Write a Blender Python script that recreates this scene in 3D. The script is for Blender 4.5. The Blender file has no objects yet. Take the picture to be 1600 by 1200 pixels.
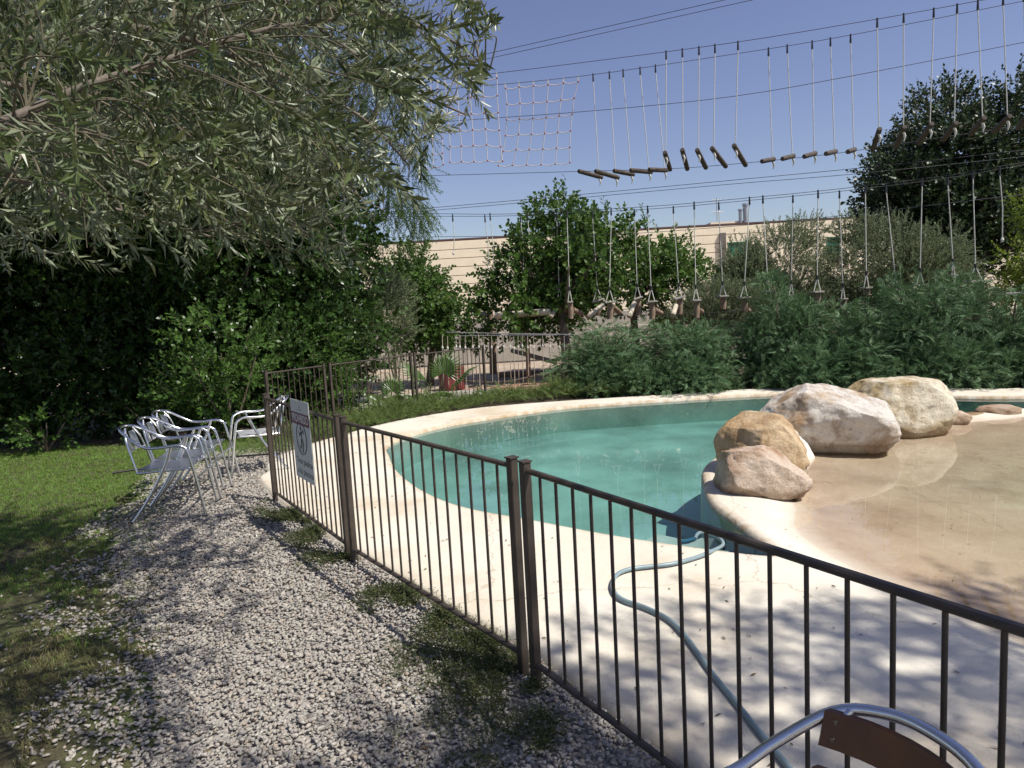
import bpy, math, random
import numpy as np
from mathutils import Vector, Matrix, noise
from mathutils.geometry import delaunay_2d_cdt
S = bpy.context.scene
COL = S.collection
random.seed(7); rng = np.random.default_rng(7)
PI = math.pi

# ---------------------------------------------------------------- camera
FOC = 1060.0; EYE = 1.64
PITCH = math.atan(118/FOC); ROLL = math.radians(3.19)
_X = Vector((1,0,0)); _F = Vector((0,math.cos(PITCH),-math.sin(PITCH))); _U = Vector((0,math.sin(PITCH),math.cos(PITCH)))
CR = _X*math.cos(ROLL) - _U*math.sin(ROLL); CU = _U*math.cos(ROLL) + _X*math.sin(ROLL)
cam = bpy.data.cameras.new('camera'); cam.sensor_width = 36; cam.lens = 36*FOC/1600
cam.clip_start = 0.05; cam.clip_end = 500
co = bpy.data.objects.new('camera', cam); COL.objects.link(co)
m3 = Matrix((CR, CU, -_F)).transposed()
co.matrix_world = Matrix.Translation((0,0,EYE)) @ m3.to_4x4()
S.camera = co
# ---------------------------------------------------------------- light
SUN = Vector((0.88*math.cos(math.radians(57)), -0.475*math.cos(math.radians(57)), math.sin(math.radians(57)))).normalized()
w = bpy.data.worlds.new('World'); S.world = w; w.use_nodes = True
nt = w.node_tree; bg = nt.nodes['Background']
sky = nt.nodes.new('ShaderNodeTexSky'); sky.sky_type = 'NISHITA'; sky.sun_disc = False
sky.sun_elevation = math.asin(SUN.z); sky.sun_rotation = math.atan2(SUN.x, SUN.y)
sky.air_density = 1.0; sky.dust_density = 0.7; sky.ozone_density = 1.6
hs = nt.nodes.new('ShaderNodeHueSaturation'); hs.inputs['Saturation'].default_value = 0.97; hs.inputs['Hue'].default_value = 0.522; hs.inputs['Value'].default_value = 1.12
nt.links.new(sky.outputs[0], hs.inputs['Color']); nt.links.new(hs.outputs[0], bg.inputs[0])
bg.inputs[1].default_value = 0.082
sl = bpy.data.lights.new('sun', 'SUN'); sl.energy = 4.8; sl.angle = math.radians(0.53); sl.color = (1.0, 0.955, 0.88)
so = bpy.data.objects.new('sun', sl); COL.objects.link(so)
so.rotation_euler = SUN.to_track_quat('Z', 'Y').to_euler()
S.view_settings.view_transform = 'Standard'; S.view_settings.look = 'None'
S.view_settings.exposure = 0.34; S.view_settings.gamma = 1.0
try: S.view_settings.use_curve_mapping = False
except Exception: pass
S.cycles.max_bounces = 8; S.cycles.transparent_max_bounces = 12
S.cycles.diffuse_bounces = 3; S.cycles.transmission_bounces = 4; S.cycles.glossy_bounces = 4

# ---------------------------------------------------------------- measuring helpers (photo pixel -> real point)
def ray(px, py): return CR*((px-800)/FOC) + CU*((600-py)/FOC) + _F
def G(px, py, z=0.0):
    d = ray(px, py); t = (z-EYE)/d.z
    return Vector((d.x*t, d.y*t, z))
def D(px, py, y):
    d = ray(px, py); t = y/d.y
    return Vector((d.x*t, y, EYE+d.z*t))

# ---------------------------------------------------------------- object helpers
def tag(o, label=None, cat=None, group=None, kind=None):
    if label: o['label'] = label
    if cat: o['category'] = cat
    if group: o['group'] = group
    if kind: o['kind'] = kind
    return o
def empty(name, loc=(0,0,0), rz=0.0):
    o = bpy.data.objects.new(name, None); COL.objects.link(o)
    o.empty_display_size = 0.1; o.location = loc; o.rotation_euler = (0,0,rz); return o
def link(name, me, mats, parent=None, off=None):
    o = bpy.data.objects.new(name, me); COL.objects.link(o)
    if mats is not None:
        for m in (mats if isinstance(mats,(list,tuple)) else [mats]): me.materials.append(m)
    if parent is not None:
        o.parent = parent
    return o
class MB:
    def __init__(s): s.v = []; s.f = []; s.mi = []
    def add(s, vs, fs, mi=0):
        b = len(s.v); s.v += [tuple(x) for x in vs]; s.f += [tuple(i+b for i in f) for f in fs]; s.mi += [mi]*len(fs)
        return s
    def box(s, c, size, rot=None, bev=0.0, mi=0):
        sx, sy, sz = [a/2 for a in size]; R = rot or Matrix.Identity(3); c = Vector(c)
        if bev <= 0:
            vs = [c + R@Vector((x*sx,y*sy,z*sz)) for x in (-1,1) for y in (-1,1) for z in (-1,1)]
            return s.add(vs, [(0,1,3,2),(4,6,7,5),(0,4,5,1),(2,3,7,6),(0,2,6,4),(1,5,7,3)], mi)
        b = bev; vs = []; idx = {}
        for x in (-1,1):
            for y in (-1,1):
                for z in (-1,1):
                    for ax in range(3):
                        q = [x*(sx-b), y*(sy-b), z*(sz-b)]; q[ax] = (x*sx, y*sy, z*sz)[ax]
                        idx[(x,y,z,ax)] = len(vs); vs.append(c + R@Vector(q))
        fs = []
        for ax in range(3):
            o1, o2 = [a for a in range(3) if a != ax]
            for sg in (-1,1):
                q = []
                for a, b2 in ((-1,-1),(1,-1),(1,1),(-1,1)):
                    k = [0,0,0]; k[ax] = sg; k[o1] = a; k[o2] = b2; q.append(idx[(*k,ax)])
                fs.append(tuple(q))
        for ax in range(3):
            o1, o2 = [a for a in range(3) if a != ax]
            for a in (-1,1):
                for b2 in (-1,1):
                    k0 = [0,0,0]; k1 = [0,0,0]; k0[ax] = -1; k1[ax] = 1
                    for k in (k0,k1): k[o1] = a; k[o2] = b2
                    fs.append((idx[(*k0,o1)], idx[(*k1,o1)], idx[(*k1,o2)], idx[(*k0,o2)]))
        for x in (-1,1):
            for y in (-1,1):
                for z in (-1,1): fs.append(tuple(idx[(x,y,z,a)] for a in range(3)))
        return s.add(vs, fs, mi)
    def tube(s, pts, r, n=8, cap=True, flat=1.0, mi=0):
        pts = [Vector(p) for p in pts]; m = len(pts)
        rr = r if isinstance(r,(list,tuple)) else [r]*m
        t0 = (pts[1]-pts[0]).normalized()
        up = Vector((0,0,1)) if abs(t0.z) < 0.9 else Vector((1,0,0))
        u = t0.cross(up).normalized(); vs = []; fs = []
        for i, p in enumerate(pts):
            t = (pts[min(i+1,m-1)] - pts[max(i-1,0)]).normalized()
            u = (u - t*u.dot(t)).normalized(); v = t.cross(u)
            for k in range(n):
                a = 2*PI*k/n
                vs.append(p + (u*math.cos(a) + v*math.sin(a)*flat)*rr[i])
        for i in range(m-1):
            for k in range(n):
                k2 = (k+1)%n
                fs.append((i*n+k, i*n+k2, (i+1)*n+k2, (i+1)*n+k))
        if cap: fs.append(tuple(reversed(range(n)))); fs.append(tuple((m-1)*n+k for k in range(n)))
        return s.add(vs, fs, mi)
    def build(s, name, mats, parent=None, smooth=False, local=False):
        me = bpy.data.meshes.new(name)
        off = Vector((0,0,0))
        if parent is not None and not local:
            q = parent
            while q is not None: off += Vector(q.location); q = q.parent
        me.from_pydata([tuple(Vector(v)-off) for v in s.v], [], s.f)
        o = link(name, me, mats, parent)
        me.polygons.foreach_set('material_index', s.mi)
        import bmesh
        bm = bmesh.new(); bm.from_mesh(me); bmesh.ops.recalc_face_normals(bm, faces=bm.faces); bm.to_mesh(me); bm.free()
        if smooth: smooth_mesh(me, smooth)
        return o
def smooth_mesh(me, ang=True):
    me.polygons.foreach_set('use_smooth', [True]*len(me.polygons))
    if ang is not True: me.set_sharp_from_angle(angle=math.radians(ang))
def catmull(pts, n=6, closed=False):
    P_ = [Vector(p) for p in pts]; out = []; m = len(P_)
    for i in range(m if closed else m-1):
        if closed: a,b,c,d = P_[i-1],P_[i],P_[(i+1)%m],P_[(i+2)%m]
        else: a,b,c,d = P_[max(i-1,0)],P_[i],P_[i+1],P_[min(i+2,m-1)]
        for k in range(n):
            t = k/n
            out.append(0.5*((2*b)+(c-a)*t+(2*a-5*b+4*c-d)*t*t+(3*b-a-3*c+d)*t**3))
    if not closed: out.append(P_[-1])
    return out
def npmesh(name, V, T, mats, parent=None, mi=None, smooth=False):
    V = np.asarray(V, dtype=np.float32); T = np.asarray(T, dtype=np.int32)
    if parent is not None:
        q = parent; off = np.zeros(3)
        while q is not None: off += np.array(q.location); q = q.parent
        V = (V-off).astype(np.float32)
    me = bpy.data.meshes.new(name)
    me.vertices.add(len(V)); me.vertices.foreach_set('co', V.ravel())
    me.loops.add(len(T)*3); me.loops.foreach_set('vertex_index', T.ravel())
    me.polygons.add(len(T)); me.polygons.foreach_set('loop_start', np.arange(0,len(T)*3,3,dtype=np.int32))
    try: me.polygons.foreach_set('loop_total', np.full(len(T),3,dtype=np.int32))
    except Exception: pass
    o = link(name, me, mats, parent)
    if mi is not None: me.polygons.foreach_set('material_index', np.asarray(mi,dtype=np.int32))
    me.update(calc_edges=True)
    if smooth: me.polygons.foreach_set('use_smooth', np.ones(len(T),dtype=bool))
    return o
def scatter(tmpls, pos, axis, scale, roll=None, choose=None, jit=None):
    """templates grow along +Z; returns V,T,mi"""
    n = len(pos); pos = np.asarray(pos,float); axis = np.asarray(axis,float)
    axis = axis/np.linalg.norm(axis,axis=1,keepdims=True)
    scale = np.broadcast_to(np.asarray(scale,float),(n,)) if np.ndim(scale) < 2 else scale
    up = np.tile([0,0,1.0],(n,1)); up[np.abs(axis[:,2]) > 0.95] = [0,1,0]
    x = np.cross(up,axis); x /= np.linalg.norm(x,axis=1,keepdims=True); y = np.cross(axis,x)
    if roll is None: roll = rng.uniform(0,2*PI,n)
    c = np.cos(roll)[:,None]; s_ = np.sin(roll)[:,None]
    x2 = x*c+y*s_; y2 = -x*s_+y*c
    R = np.stack([x2,y2,axis],axis=2)
    if choose is None: choose = rng.integers(0,len(tmpls),n)
    Vs=[];Ts=[];Ms=[];b=0
    for k,(tv,tt,tm) in enumerate(tmpls):
        idx = np.where(choose==k)[0]
        if not len(idx): continue
        tv = np.asarray(tv,float); tt = np.asarray(tt,int)
        V = np.einsum('nij,kj->nki',R[idx],tv)*scale[idx][:,None,None]+pos[idx][:,None,:]
        T = (tt[None]+(np.arange(len(idx))*len(tv))[:,None,None]+b).reshape(-1,3)
        Vs.append(V.reshape(-1,3)); Ts.append(T); Ms.append(np.tile(np.asarray(tm,int),len(idx))); b += len(idx)*len(tv)
    return np.concatenate(Vs),np.concatenate(Ts),np.concatenate(Ms)

# ---------------------------------------------------------------- materials
def new_mat(name):
    m = bpy.data.materials.new(name); m.use_nodes = True
    return m, m.node_tree, m.node_tree.nodes, m.node_tree.links, m.node_tree.nodes['Principled BSDF']
def ramp(n, cols, fac=None, nt=None):
    r = n.new('ShaderNodeValToRGB'); e = r.color_ramp.elements
    while len(e) < len(cols): e.new(0.5)
    for k,(p,c) in enumerate(cols): e[k].position = p; e[k].color = (*c,1) if len(c)==3 else c
    return r
def simple(name, c, rough=0.6, metal=0.0, var=0.12, scale=8.0, bump=0.0, bscale=60.0, c2=None, spec=None):
    m,nt,n,l,p = new_mat(name)
    tc = n.new('ShaderNodeTexCoord'); nz = n.new('ShaderNodeTexNoise'); nz.inputs['Scale'].default_value = scale
    nz.inputs['Detail'].default_value = 6; l.new(tc.outputs['Object'], nz.inputs['Vector'])
    lo = tuple(x*(1-var) for x in c); hi = c2 or tuple(min(1,x*(1+var)) for x in c)
    r = ramp(n, [(0.3,lo),(0.7,hi)]); l.new(nz.outputs['Fac'], r.inputs['Fac']); l.new(r.outputs[0], p.inputs['Base Color'])
    p.inputs['Roughness'].default_value = rough; p.inputs['Metallic'].default_value = metal
    if spec is not None: p.inputs['Specular IOR Level'].default_value = spec
    if bump > 0:
        n2 = n.new('ShaderNodeTexNoise'); n2.inputs['Scale'].default_value = bscale; n2.inputs['Detail'].default_value = 5
        l.new(tc.outputs['Object'], n2.inputs['Vector'])
        b = n.new('ShaderNodeBump'); b.inputs['Strength'].default_value = bump; b.inputs['Distance'].default_value = 0.01
        l.new(n2.outputs['Fac'], b.inputs['Height']); l.new(b.outputs[0], p.inputs['Normal'])
    return m
def leaf_mat(name, cols, rough=0.5, trans=0.3, under=None, tint=1.25):
    m,nt,n,l,p = new_mat(name)
    g = n.new('ShaderNodeNewGeometry')
    k = len(cols); r = ramp(n, [(i/max(1,k-1),c) for i,c in enumerate(cols)])
    l.new(g.outputs['Random Per Island'], r.inputs['Fac']); colout = r.outputs[0]
    if under:
        mx = n.new('ShaderNodeMix'); mx.data_type = 'RGBA'
        l.new(g.outputs['Backfacing'], mx.inputs['Factor']); l.new(colout, mx.inputs['A']); mx.inputs['B'].default_value = (*under,1)
        colout = mx.outputs['Result']
    l.new(colout, p.inputs['Base Color']); p.inputs['Roughness'].default_value = rough
    p.inputs['Specular IOR Level'].default_value = 0.35
    t = n.new('ShaderNodeBsdfTranslucent')
    ht = n.new('ShaderNodeHueSaturation'); ht.inputs['Value'].default_value = tint; ht.inputs['Hue'].default_value = 0.485
    l.new(colout, ht.inputs['Color']); l.new(ht.outputs[0], t.inputs[0])
    ms = n.new('ShaderNodeMixShader'); ms.inputs[0].default_value = trans
    l.new(p.outputs[0], ms.inputs[1]); l.new(t.outputs[0], ms.inputs[2])
    l.new(ms.outputs[0], n['Material Output'].inputs[0])
    return m
def island_mat(name, cols, rough=0.85, bump=0.3, bscale=120.):
    m,nt,n,l,p = new_mat(name)
    g = n.new('ShaderNodeNewGeometry'); k=len(cols)
    r = ramp(n, [(i/(k-1),c) for i,c in enumerate(cols)]); l.new(g.outputs['Random Per Island'], r.inputs['Fac'])
    tc = n.new('ShaderNodeTexCoord'); nz = n.new('ShaderNodeTexNoise'); nz.inputs['Scale'].default_value = bscale; nz.inputs['Detail'].default_value=4
    l.new(tc.outputs['Object'], nz.inputs['Vector'])
    mx = n.new('ShaderNodeMix'); mx.data_type='RGBA'; mx.blend_type='MULTIPLY'; mx.inputs['Factor'].default_value=0.6
    r2 = ramp(n,[(0.3,(0.6,0.6,0.6)),(0.65,(1.1,1.1,1.08))]); l.new(nz.outputs['Fac'], r2.inputs['Fac'])
    l.new(r.outputs[0], mx.inputs['A']); l.new(r2.outputs[0], mx.inputs['B']); l.new(mx.outputs['Result'], p.inputs['Base Color'])
    p.inputs['Roughness'].default_value = rough
    return m
M = {}
M['olive'] = leaf_mat('olive leaf', [(0.035,0.053,0.018),(0.068,0.095,0.032),(0.115,0.15,0.055),(0.05,0.075,0.028),(0.18,0.20,0.075)], 0.34, 0.22, under=(0.21,0.24,0.15))
M['olive_far'] = leaf_mat('far olive leaf', [(0.07,0.10,0.045),(0.11,0.15,0.065),(0.16,0.20,0.095)], 0.5, 0.25, under=(0.18,0.215,0.12))
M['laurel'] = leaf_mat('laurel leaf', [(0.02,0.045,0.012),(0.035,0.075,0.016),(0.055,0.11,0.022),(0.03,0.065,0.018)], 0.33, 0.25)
M['laurel_lit'] = leaf_mat('sunlit laurel leaf', [(0.04,0.085,0.018),(0.065,0.13,0.025),(0.09,0.17,0.035)], 0.33, 0.3)  # brighter copy of the laurel leaf, sunlight put into the colour
M['mulberry'] = leaf_mat('mulberry leaf', [(0.038,0.085,0.016),(0.065,0.135,0.024),(0.105,0.185,0.038)], 0.45, 0.35)
M['dark_tree'] = leaf_mat('dark tree leaf', [(0.012,0.028,0.01),(0.024,0.048,0.016),(0.045,0.075,0.022)], 0.42, 0.18)
M['lime'] = leaf_mat('lime leaf', [(0.13,0.2,0.02),(0.2,0.28,0.03),(0.1,0.16,0.02)], 0.45, 0.4)
M['pepper'] = leaf_mat('pepper leaf', [(0.05,0.10,0.025),(0.08,0.14,0.035),(0.11,0.17,0.05)], 0.5, 0.35)
M['juniper'] = leaf_mat('juniper needle', [(0.055,0.115,0.050),(0.09,0.165,0.072),(0.14,0.23,0.105),(0.10,0.18,0.065)], 0.6, 0.12, tint=1.1)
M['juniper2'] = leaf_mat('juniper fresh needle', [(0.07,0.13,0.05),(0.10,0.17,0.06),(0.14,0.21,0.075)], 0.6, 0.15, tint=1.1)
M['cover'] = leaf_mat('ground cover', [(0.07,0.13,0.03),(0.11,0.18,0.045),(0.14,0.21,0.055),(0.18,0.17,0.07)], 0.6, 0.2)
M['grass'] = leaf_mat('grass', [(0.09,0.175,0.024),(0.14,0.245,0.038),(0.19,0.29,0.055)], 0.5, 0.35)
M['drygrass'] = leaf_mat('dry grass', [(0.12,0.11,0.035),(0.2,0.17,0.07),(0.085,0.11,0.03),(0.26,0.22,0.11)], 0.7, 0.3)
M['weed'] = leaf_mat('weed', [(0.035,0.06,0.015),(0.06,0.09,0.025),(0.1,0.12,0.045),(0.16,0.14,0.06)], 0.6, 0.25)
M['palm'] = leaf_mat('palm leaf', [(0.06,0.12,0.03),(0.09,0.16,0.04)], 0.35, 0.3)
M['deadleaf'] = leaf_mat('dead leaf', [(0.12,0.07,0.03),(0.09,0.08,0.03),(0.2,0.13,0.06),(0.05,0.05,0.03)], 0.7, 0.1)
M['bark'] = simple('bark', (0.14,0.11,0.08), 0.9, 0, 0.35, 25, 0.6, 80)
M['olive_bark'] = simple('olive bark', (0.13,0.108,0.085), 0.85, 0, 0.35, 18, 0.5, 90)
M['twig'] = simple('twig', (0.12,0.105,0.065), 0.8, 0, 0.3, 30)
M['fence'] = simple('fence paint', (0.062,0.048,0.038), 0.5, 0.1, 0.3, 9, 0.1, 150, spec=0.4)
M['alu'] = simple('aluminium', (0.72,0.72,0.74), 0.26, 1.0, 0.06, 12, 0.05, 80)
M['aluplate'] = simple('aluminium plate', (0.66,0.67,0.69), 0.32, 1.0, 0.06, 20)
M['slatwood'] = simple('varnished slat', (0.12,0.048,0.02), 0.42, 0, 0.35, 6, 0.1, 60)
M['cable'] = simple('steel cable', (0.05,0.05,0.06), 0.5, 0.6, 0.1)
M['rope'] = simple('rope', (0.62,0.60,0.54), 0.9, 0, 0.12, 40)
M['tanrope'] = simple('weathered rope', (0.42,0.36,0.28), 0.9, 0, 0.2, 20)
M['redrope'] = simple('net rope', (0.62,0.56,0.53), 0.9, 0, 0.12, 40)
M['knot'] = simple('net knot', (0.30,0.06,0.06), 0.7)
M['sleeve'] = simple('sleeve', (0.02,0.02,0.025), 0.5)
M['darklog'] = simple('dark log', (0.075,0.058,0.046), 0.85, 0, 0.3, 20, 0.4, 60)
M['log'] = simple('weathered log', (0.25,0.175,0.12), 0.85, 0, 0.3, 14, 0.4, 60)
M['palelog'] = simple('pale log', (0.50,0.44,0.34), 0.85, 0, 0.25, 14, 0.4, 60)
M['board'] = simple('grey board', (0.34,0.31,0.27), 0.85, 0, 0.2, 14, 0.3, 60)
M['red'] = simple('red paint', (0.15,0.025,0.022), 0.6)
M['shutter'] = simple('green shutter', (0.015,0.15,0.09), 0.5)
M['wallpanel'] = simple('cream render', (0.88,0.765,0.57), 0.9, 0, 0.05, 1.5, 0.2, 30)
M['joint'] = simple('joint', (0.13,0.10,0.085), 0.9)
M['roofedge'] = simple('roof edge', (0.10,0.05,0.045), 0.7)
M['greymetal'] = simple('grey metal', (0.4,0.4,0.41), 0.4, 0.7)
M['pipe'] = simple('downpipe', (0.16,0.13,0.12), 0.6)
M['gwall'] = simple('garden wall', (0.42,0.385,0.34), 0.9, 0, 0.12, 3, 0.2, 30)
M['sign'] = simple('sign white', (0.62,0.64,0.60), 0.45, 0, 0.03)
M['maroon'] = simple('sign maroon', (0.17,0.035,0.06), 0.45, 0, 0.03)
M['ink'] = simple('sign ink', (0.04,0.045,0.045), 0.5, 0, 0.03)
M['signw'] = simple('sign letters', (0.75,0.73,0.72), 0.5, 0, 0.02)
M['hose'] = simple('hose', (0.20,0.27,0.29), 0.35, 0, 0.12, 10)
M['hoseblue'] = simple('hose end', (0.02,0.13,0.2), 0.4)
M['brass'] = simple('screw', (0.5,0.42,0.3), 0.35, 1.0)
M['cable_black'] = simple('black pipe', (0.015,0.015,0.015), 0.5)

def ground_mat(name, stops, scale, bump, bscale, rough=0.95, fine=None):
    m,nt,n,l,p = new_mat(name)
    tc = n.new('ShaderNodeTexCoord'); nz = n.new('ShaderNodeTexNoise'); nz.inputs['Scale'].default_value = scale; nz.inputs['Detail'].default_value = 9; nz.inputs['Roughness'].default_value = 0.65
    l.new(tc.outputs['Object'], nz.inputs['Vector'])
    r = ramp(n, stops); l.new(nz.outputs['Fac'], r.inputs['Fac']); out = r.outputs[0]
    n2 = n.new('ShaderNodeTexNoise'); n2.inputs['Scale'].default_value = bscale; n2.inputs['Detail'].default_value = 6
    l.new(tc.outputs['Object'], n2.inputs['Vector'])
    mx = n.new('ShaderNodeMix'); mx.data_type='RGBA'; mx.blend_type='MULTIPLY'; mx.inputs['Factor'].default_value=1
    r2 = ramp(n,[(0.3,(0.55,0.55,0.55)),(0.7,(1.15,1.15,1.15))]); l.new(n2.outputs['Fac'], r2.inputs['Fac'])
    l.new(out, mx.inputs['A']); l.new(r2.outputs[0], mx.inputs['B']); l.new(mx.outputs['Result'], p.inputs['Base Color'])
    b = n.new('ShaderNodeBump'); b.inputs['Strength'].default_value = bump; b.inputs['Distance'].default_value = 0.02
    l.new(n2.outputs['Fac'], b.inputs['Height']); l.new(b.outputs[0], p.inputs['Normal'])
    p.inputs['Roughness'].default_value = rough
    return m
M['soil'] = ground_mat('soil', [(0.3,(0.06,0.045,0.03)),(0.5,(0.10,0.075,0.05)),(0.7,(0.15,0.11,0.075))], 1.2, 0.8, 40)
M['lawnsoil'] = ground_mat('turf', [(0.38,(0.07,0.055,0.03)),(0.52,(0.075,0.085,0.025)),(0.62,(0.08,0.12,0.022))], 0.9, 0.8, 70)
def bed_mat():
    m,nt,n,l,p = new_mat('gravel bed'); tc=n.new('ShaderNodeTexCoord'); v=n.new('ShaderNodeTexVoronoi'); v.inputs['Scale'].default_value=42; l.new(tc.outputs['Object'],v.inputs['Vector'])
    r=ramp(n,[(0.0,(0.20,0.18,0.16)),(0.35,(0.36,0.33,0.29)),(0.7,(0.28,0.26,0.24)),(1.0,(0.44,0.41,0.36))]); sp=n.new('ShaderNodeSeparateColor'); l.new(v.outputs['Color'],sp.inputs[0]); l.new(sp.outputs[0],r.inputs['Fac'])
    l.new(r.outputs[0],p.inputs['Base Color']); p.inputs['Roughness'].default_value=0.9
    iv=n.new('ShaderNodeMath'); iv.operation='SUBTRACT'; iv.inputs[0].default_value=1; l.new(v.outputs['Distance'],iv.inputs[1])
    b=n.new('ShaderNodeBump'); b.inputs['Strength'].default_value=1.0; b.inputs['Distance'].default_value=0.012; l.new(iv.outputs[0],b.inputs['Height']); l.new(b.outputs[0],p.inputs['Normal']); return m
M['gravelbed'] = bed_mat()
M['sand'] = ground_mat('sandy yard', [(0.3,(0.33,0.26,0.19)),(0.7,(0.46,0.37,0.28))], 0.8, 0.5, 20)
M['terracotta'] = ground_mat('reddish paving', [(0.3,(0.42,0.22,0.16)),(0.7,(0.52,0.31,0.24))], 2.5, 0.5, 20)
M['gravel'] = island_mat('gravel stones', [(0.21,0.195,0.175),(0.37,0.325,0.275),(0.28,0.26,0.235),(0.44,0.40,0.345),(0.25,0.24,0.22),(0.35,0.285,0.22),(0.31,0.295,0.27),(0.45,0.415,0.36),(0.26,0.245,0.22)])

def deck_mat():
    m,nt,n,l,p = new_mat('cream pool plaster')
    tc = n.new('ShaderNodeTexCoord')
    def nz(sc,det=8,ro=0.6):
        q = n.new('ShaderNodeTexNoise'); q.inputs['Scale'].default_value=sc; q.inputs['Detail'].default_value=det; q.inputs['Roughness'].default_value=ro
        l.new(tc.outputs['Object'], q.inputs['Vector']); return q
    a = nz(0.8); r = ramp(n,[(0.32,(0.52,0.435,0.32)),(0.46,(0.61,0.555,0.455)),(0.62,(0.65,0.61,0.525)),(0.8,(0.585,0.515,0.41))]); l.new(a.outputs['Fac'], r.inputs['Fac'])
    at = n.new('ShaderNodeAttribute'); at.attribute_name = 'wet'
    b = nz(1.1,9,0.7); r2 = ramp(n,[(0.3,(0.25,0.175,0.12)),(0.5,(0.37,0.275,0.195)),(0.7,(0.45,0.35,0.255))]); l.new(b.outputs['Fac'], r2.inputs['Fac'])
    ad = n.new('ShaderNodeMath'); ad.operation='MULTIPLY_ADD'; l.new(nz(5).outputs['Fac'], ad.inputs[0]); ad.inputs[1].default_value=0.5; 
    sb = n.new('ShaderNodeMath'); sb.operation='SUBTRACT'; l.new(at.outputs['Fac'], sb.inputs[0]); sb.inputs[1].default_value=0.25
    l.new(sb.outputs[0], ad.inputs[2])
    cl = n.new('ShaderNodeClamp'); l.new(ad.outputs[0], cl.inputs[0])
    mx = n.new('ShaderNodeMix'); mx.data_type='RGBA'; l.new(cl.outputs[0], mx.inputs['Factor']); l.new(r.outputs[0], mx.inputs['A']); l.new(r2.outputs[0], mx.inputs['B'])
    # rim stain next to the deep pool
    at2 = n.new('ShaderNodeAttribute'); at2.attribute_name = 'rim'
    mr = n.new('ShaderNodeMix'); mr.data_type='RGBA'; mm = n.new('ShaderNodeMath'); mm.operation='MULTIPLY'
    l.new(at2.outputs['Fac'], mm.inputs[0]); rr = ramp(n,[(0.35,(0.2,0.2,0.2)),(0.65,(1,1,1))]); l.new(nz(9).outputs['Fac'], rr.inputs['Fac']); l.new(rr.outputs[0], mm.inputs[1])
    l.new(mm.outputs[0], mr.inputs['Factor']); l.new(mx.outputs['Result'], mr.inputs['A']); mr.inputs['B'].default_value=(0.36,0.25,0.14,1)
    # specks and grit
    sp = nz(140,2); r3 = ramp(n,[(0.28,(0.35,0.32,0.28)),(0.36,(1,1,1))]); l.new(sp.outputs['Fac'], r3.inputs['Fac'])
    m2 = n.new('ShaderNodeMix'); m2.data_type='RGBA'; m2.blend_type='MULTIPLY'; m2.inputs['Factor'].default_value=0.7
    l.new(mr.outputs['Result'], m2.inputs['A']); l.new(r3.outputs[0], m2.inputs['B'])
    # hairline cracks
    vo = n.new('ShaderNodeTexVoronoi'); vo.feature='DISTANCE_TO_EDGE'; vo.inputs['Scale'].default_value=0.45
    dm = n.new('ShaderNodeVectorMath'); dm.operation='MULTIPLY_ADD'; l.new(nz(2.5).outputs['Color'], dm.inputs[0]); dm.inputs[1].default_value=(0.5,0.5,0.5); l.new(tc.outputs['Object'], dm.inputs[2])
    l.new(dm.outputs[0], vo.inputs['Vector'])
    rc = ramp(n,[(0.0,(0.62,0.58,0.5)),(0.0035,(1,1,1))]); l.new(vo.outputs['Distance'], rc.inputs['Fac'])
    m3_ = n.new('ShaderNodeMix'); m3_.data_type='RGBA'; m3_.blend_type='MULTIPLY'; m3_.inputs['Factor'].default_value=0.8
    l.new(m2.outputs['Result'], m3_.inputs['A']); l.new(rc.outputs[0], m3_.inputs['B'])
    l.new(m3_.outputs['Result'], p.inputs['Base Color']); p.inputs['Roughness'].default_value=0.8; p.inputs['Specular IOR Level'].default_value=0.25
    bp = n.new('ShaderNodeBump'); bp.inputs['Strength'].default_value=0.35; bp.inputs['Distance'].default_value=0.01
    l.new(nz(25).outputs['Fac'], bp.inputs['Height']); l.new(bp.outputs[0], p.inputs['Normal'])
    return m
M['deck'] = deck_mat()
M['basin'] = ground_mat('aqua basin plaster', [(0.3,(0.235,0.315,0.285)),(0.7,(0.28,0.36,0.325))], 1.2, 0.02, 1.1, 0.8)
def water_mat():
    m,nt,n,l,p = new_mat('pool water'); n.remove(p)
    g = n.new('ShaderNodeBsdfGlossy'); g.inputs['Roughness'].default_value=0.0
    t = n.new('ShaderNodeBsdfTransparent'); fr = n.new('ShaderNodeFresnel'); fr.inputs['IOR'].default_value=1.33
    ms = n.new('ShaderNodeMixShader'); tc = n.new('ShaderNodeTexCoord'); nz = n.new('ShaderNodeTexNoise'); nz.inputs['Scale'].default_value=2.2; nz.inputs['Detail'].default_value=2
    l.new(tc.outputs['Object'], nz.inputs['Vector'])
    b = n.new('ShaderNodeBump'); b.inputs['Strength'].default_value=0.012; b.inputs['Distance'].default_value=0.008
    l.new(nz.outputs['Fac'], b.inputs['Height']); l.new(b.outputs[0], g.inputs['Normal']); l.new(b.outputs[0], fr.inputs['Normal'])
    l.new(fr.outputs[0], ms.inputs[0]); l.new(t.outputs[0], ms.inputs[1]); l.new(g.outputs[0], ms.inputs[2]); l.new(ms.outputs[0], n['Material Output'].inputs['Surface'])
    va = n.new('ShaderNodeVolumeAbsorption'); va.inputs['Color'].default_value=(0.42,0.88,0.86,1); va.inputs['Density'].default_value=0.5
    l.new(va.outputs[0], n['Material Output'].inputs['Volume'])
    return m
M['water'] = water_mat()
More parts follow.
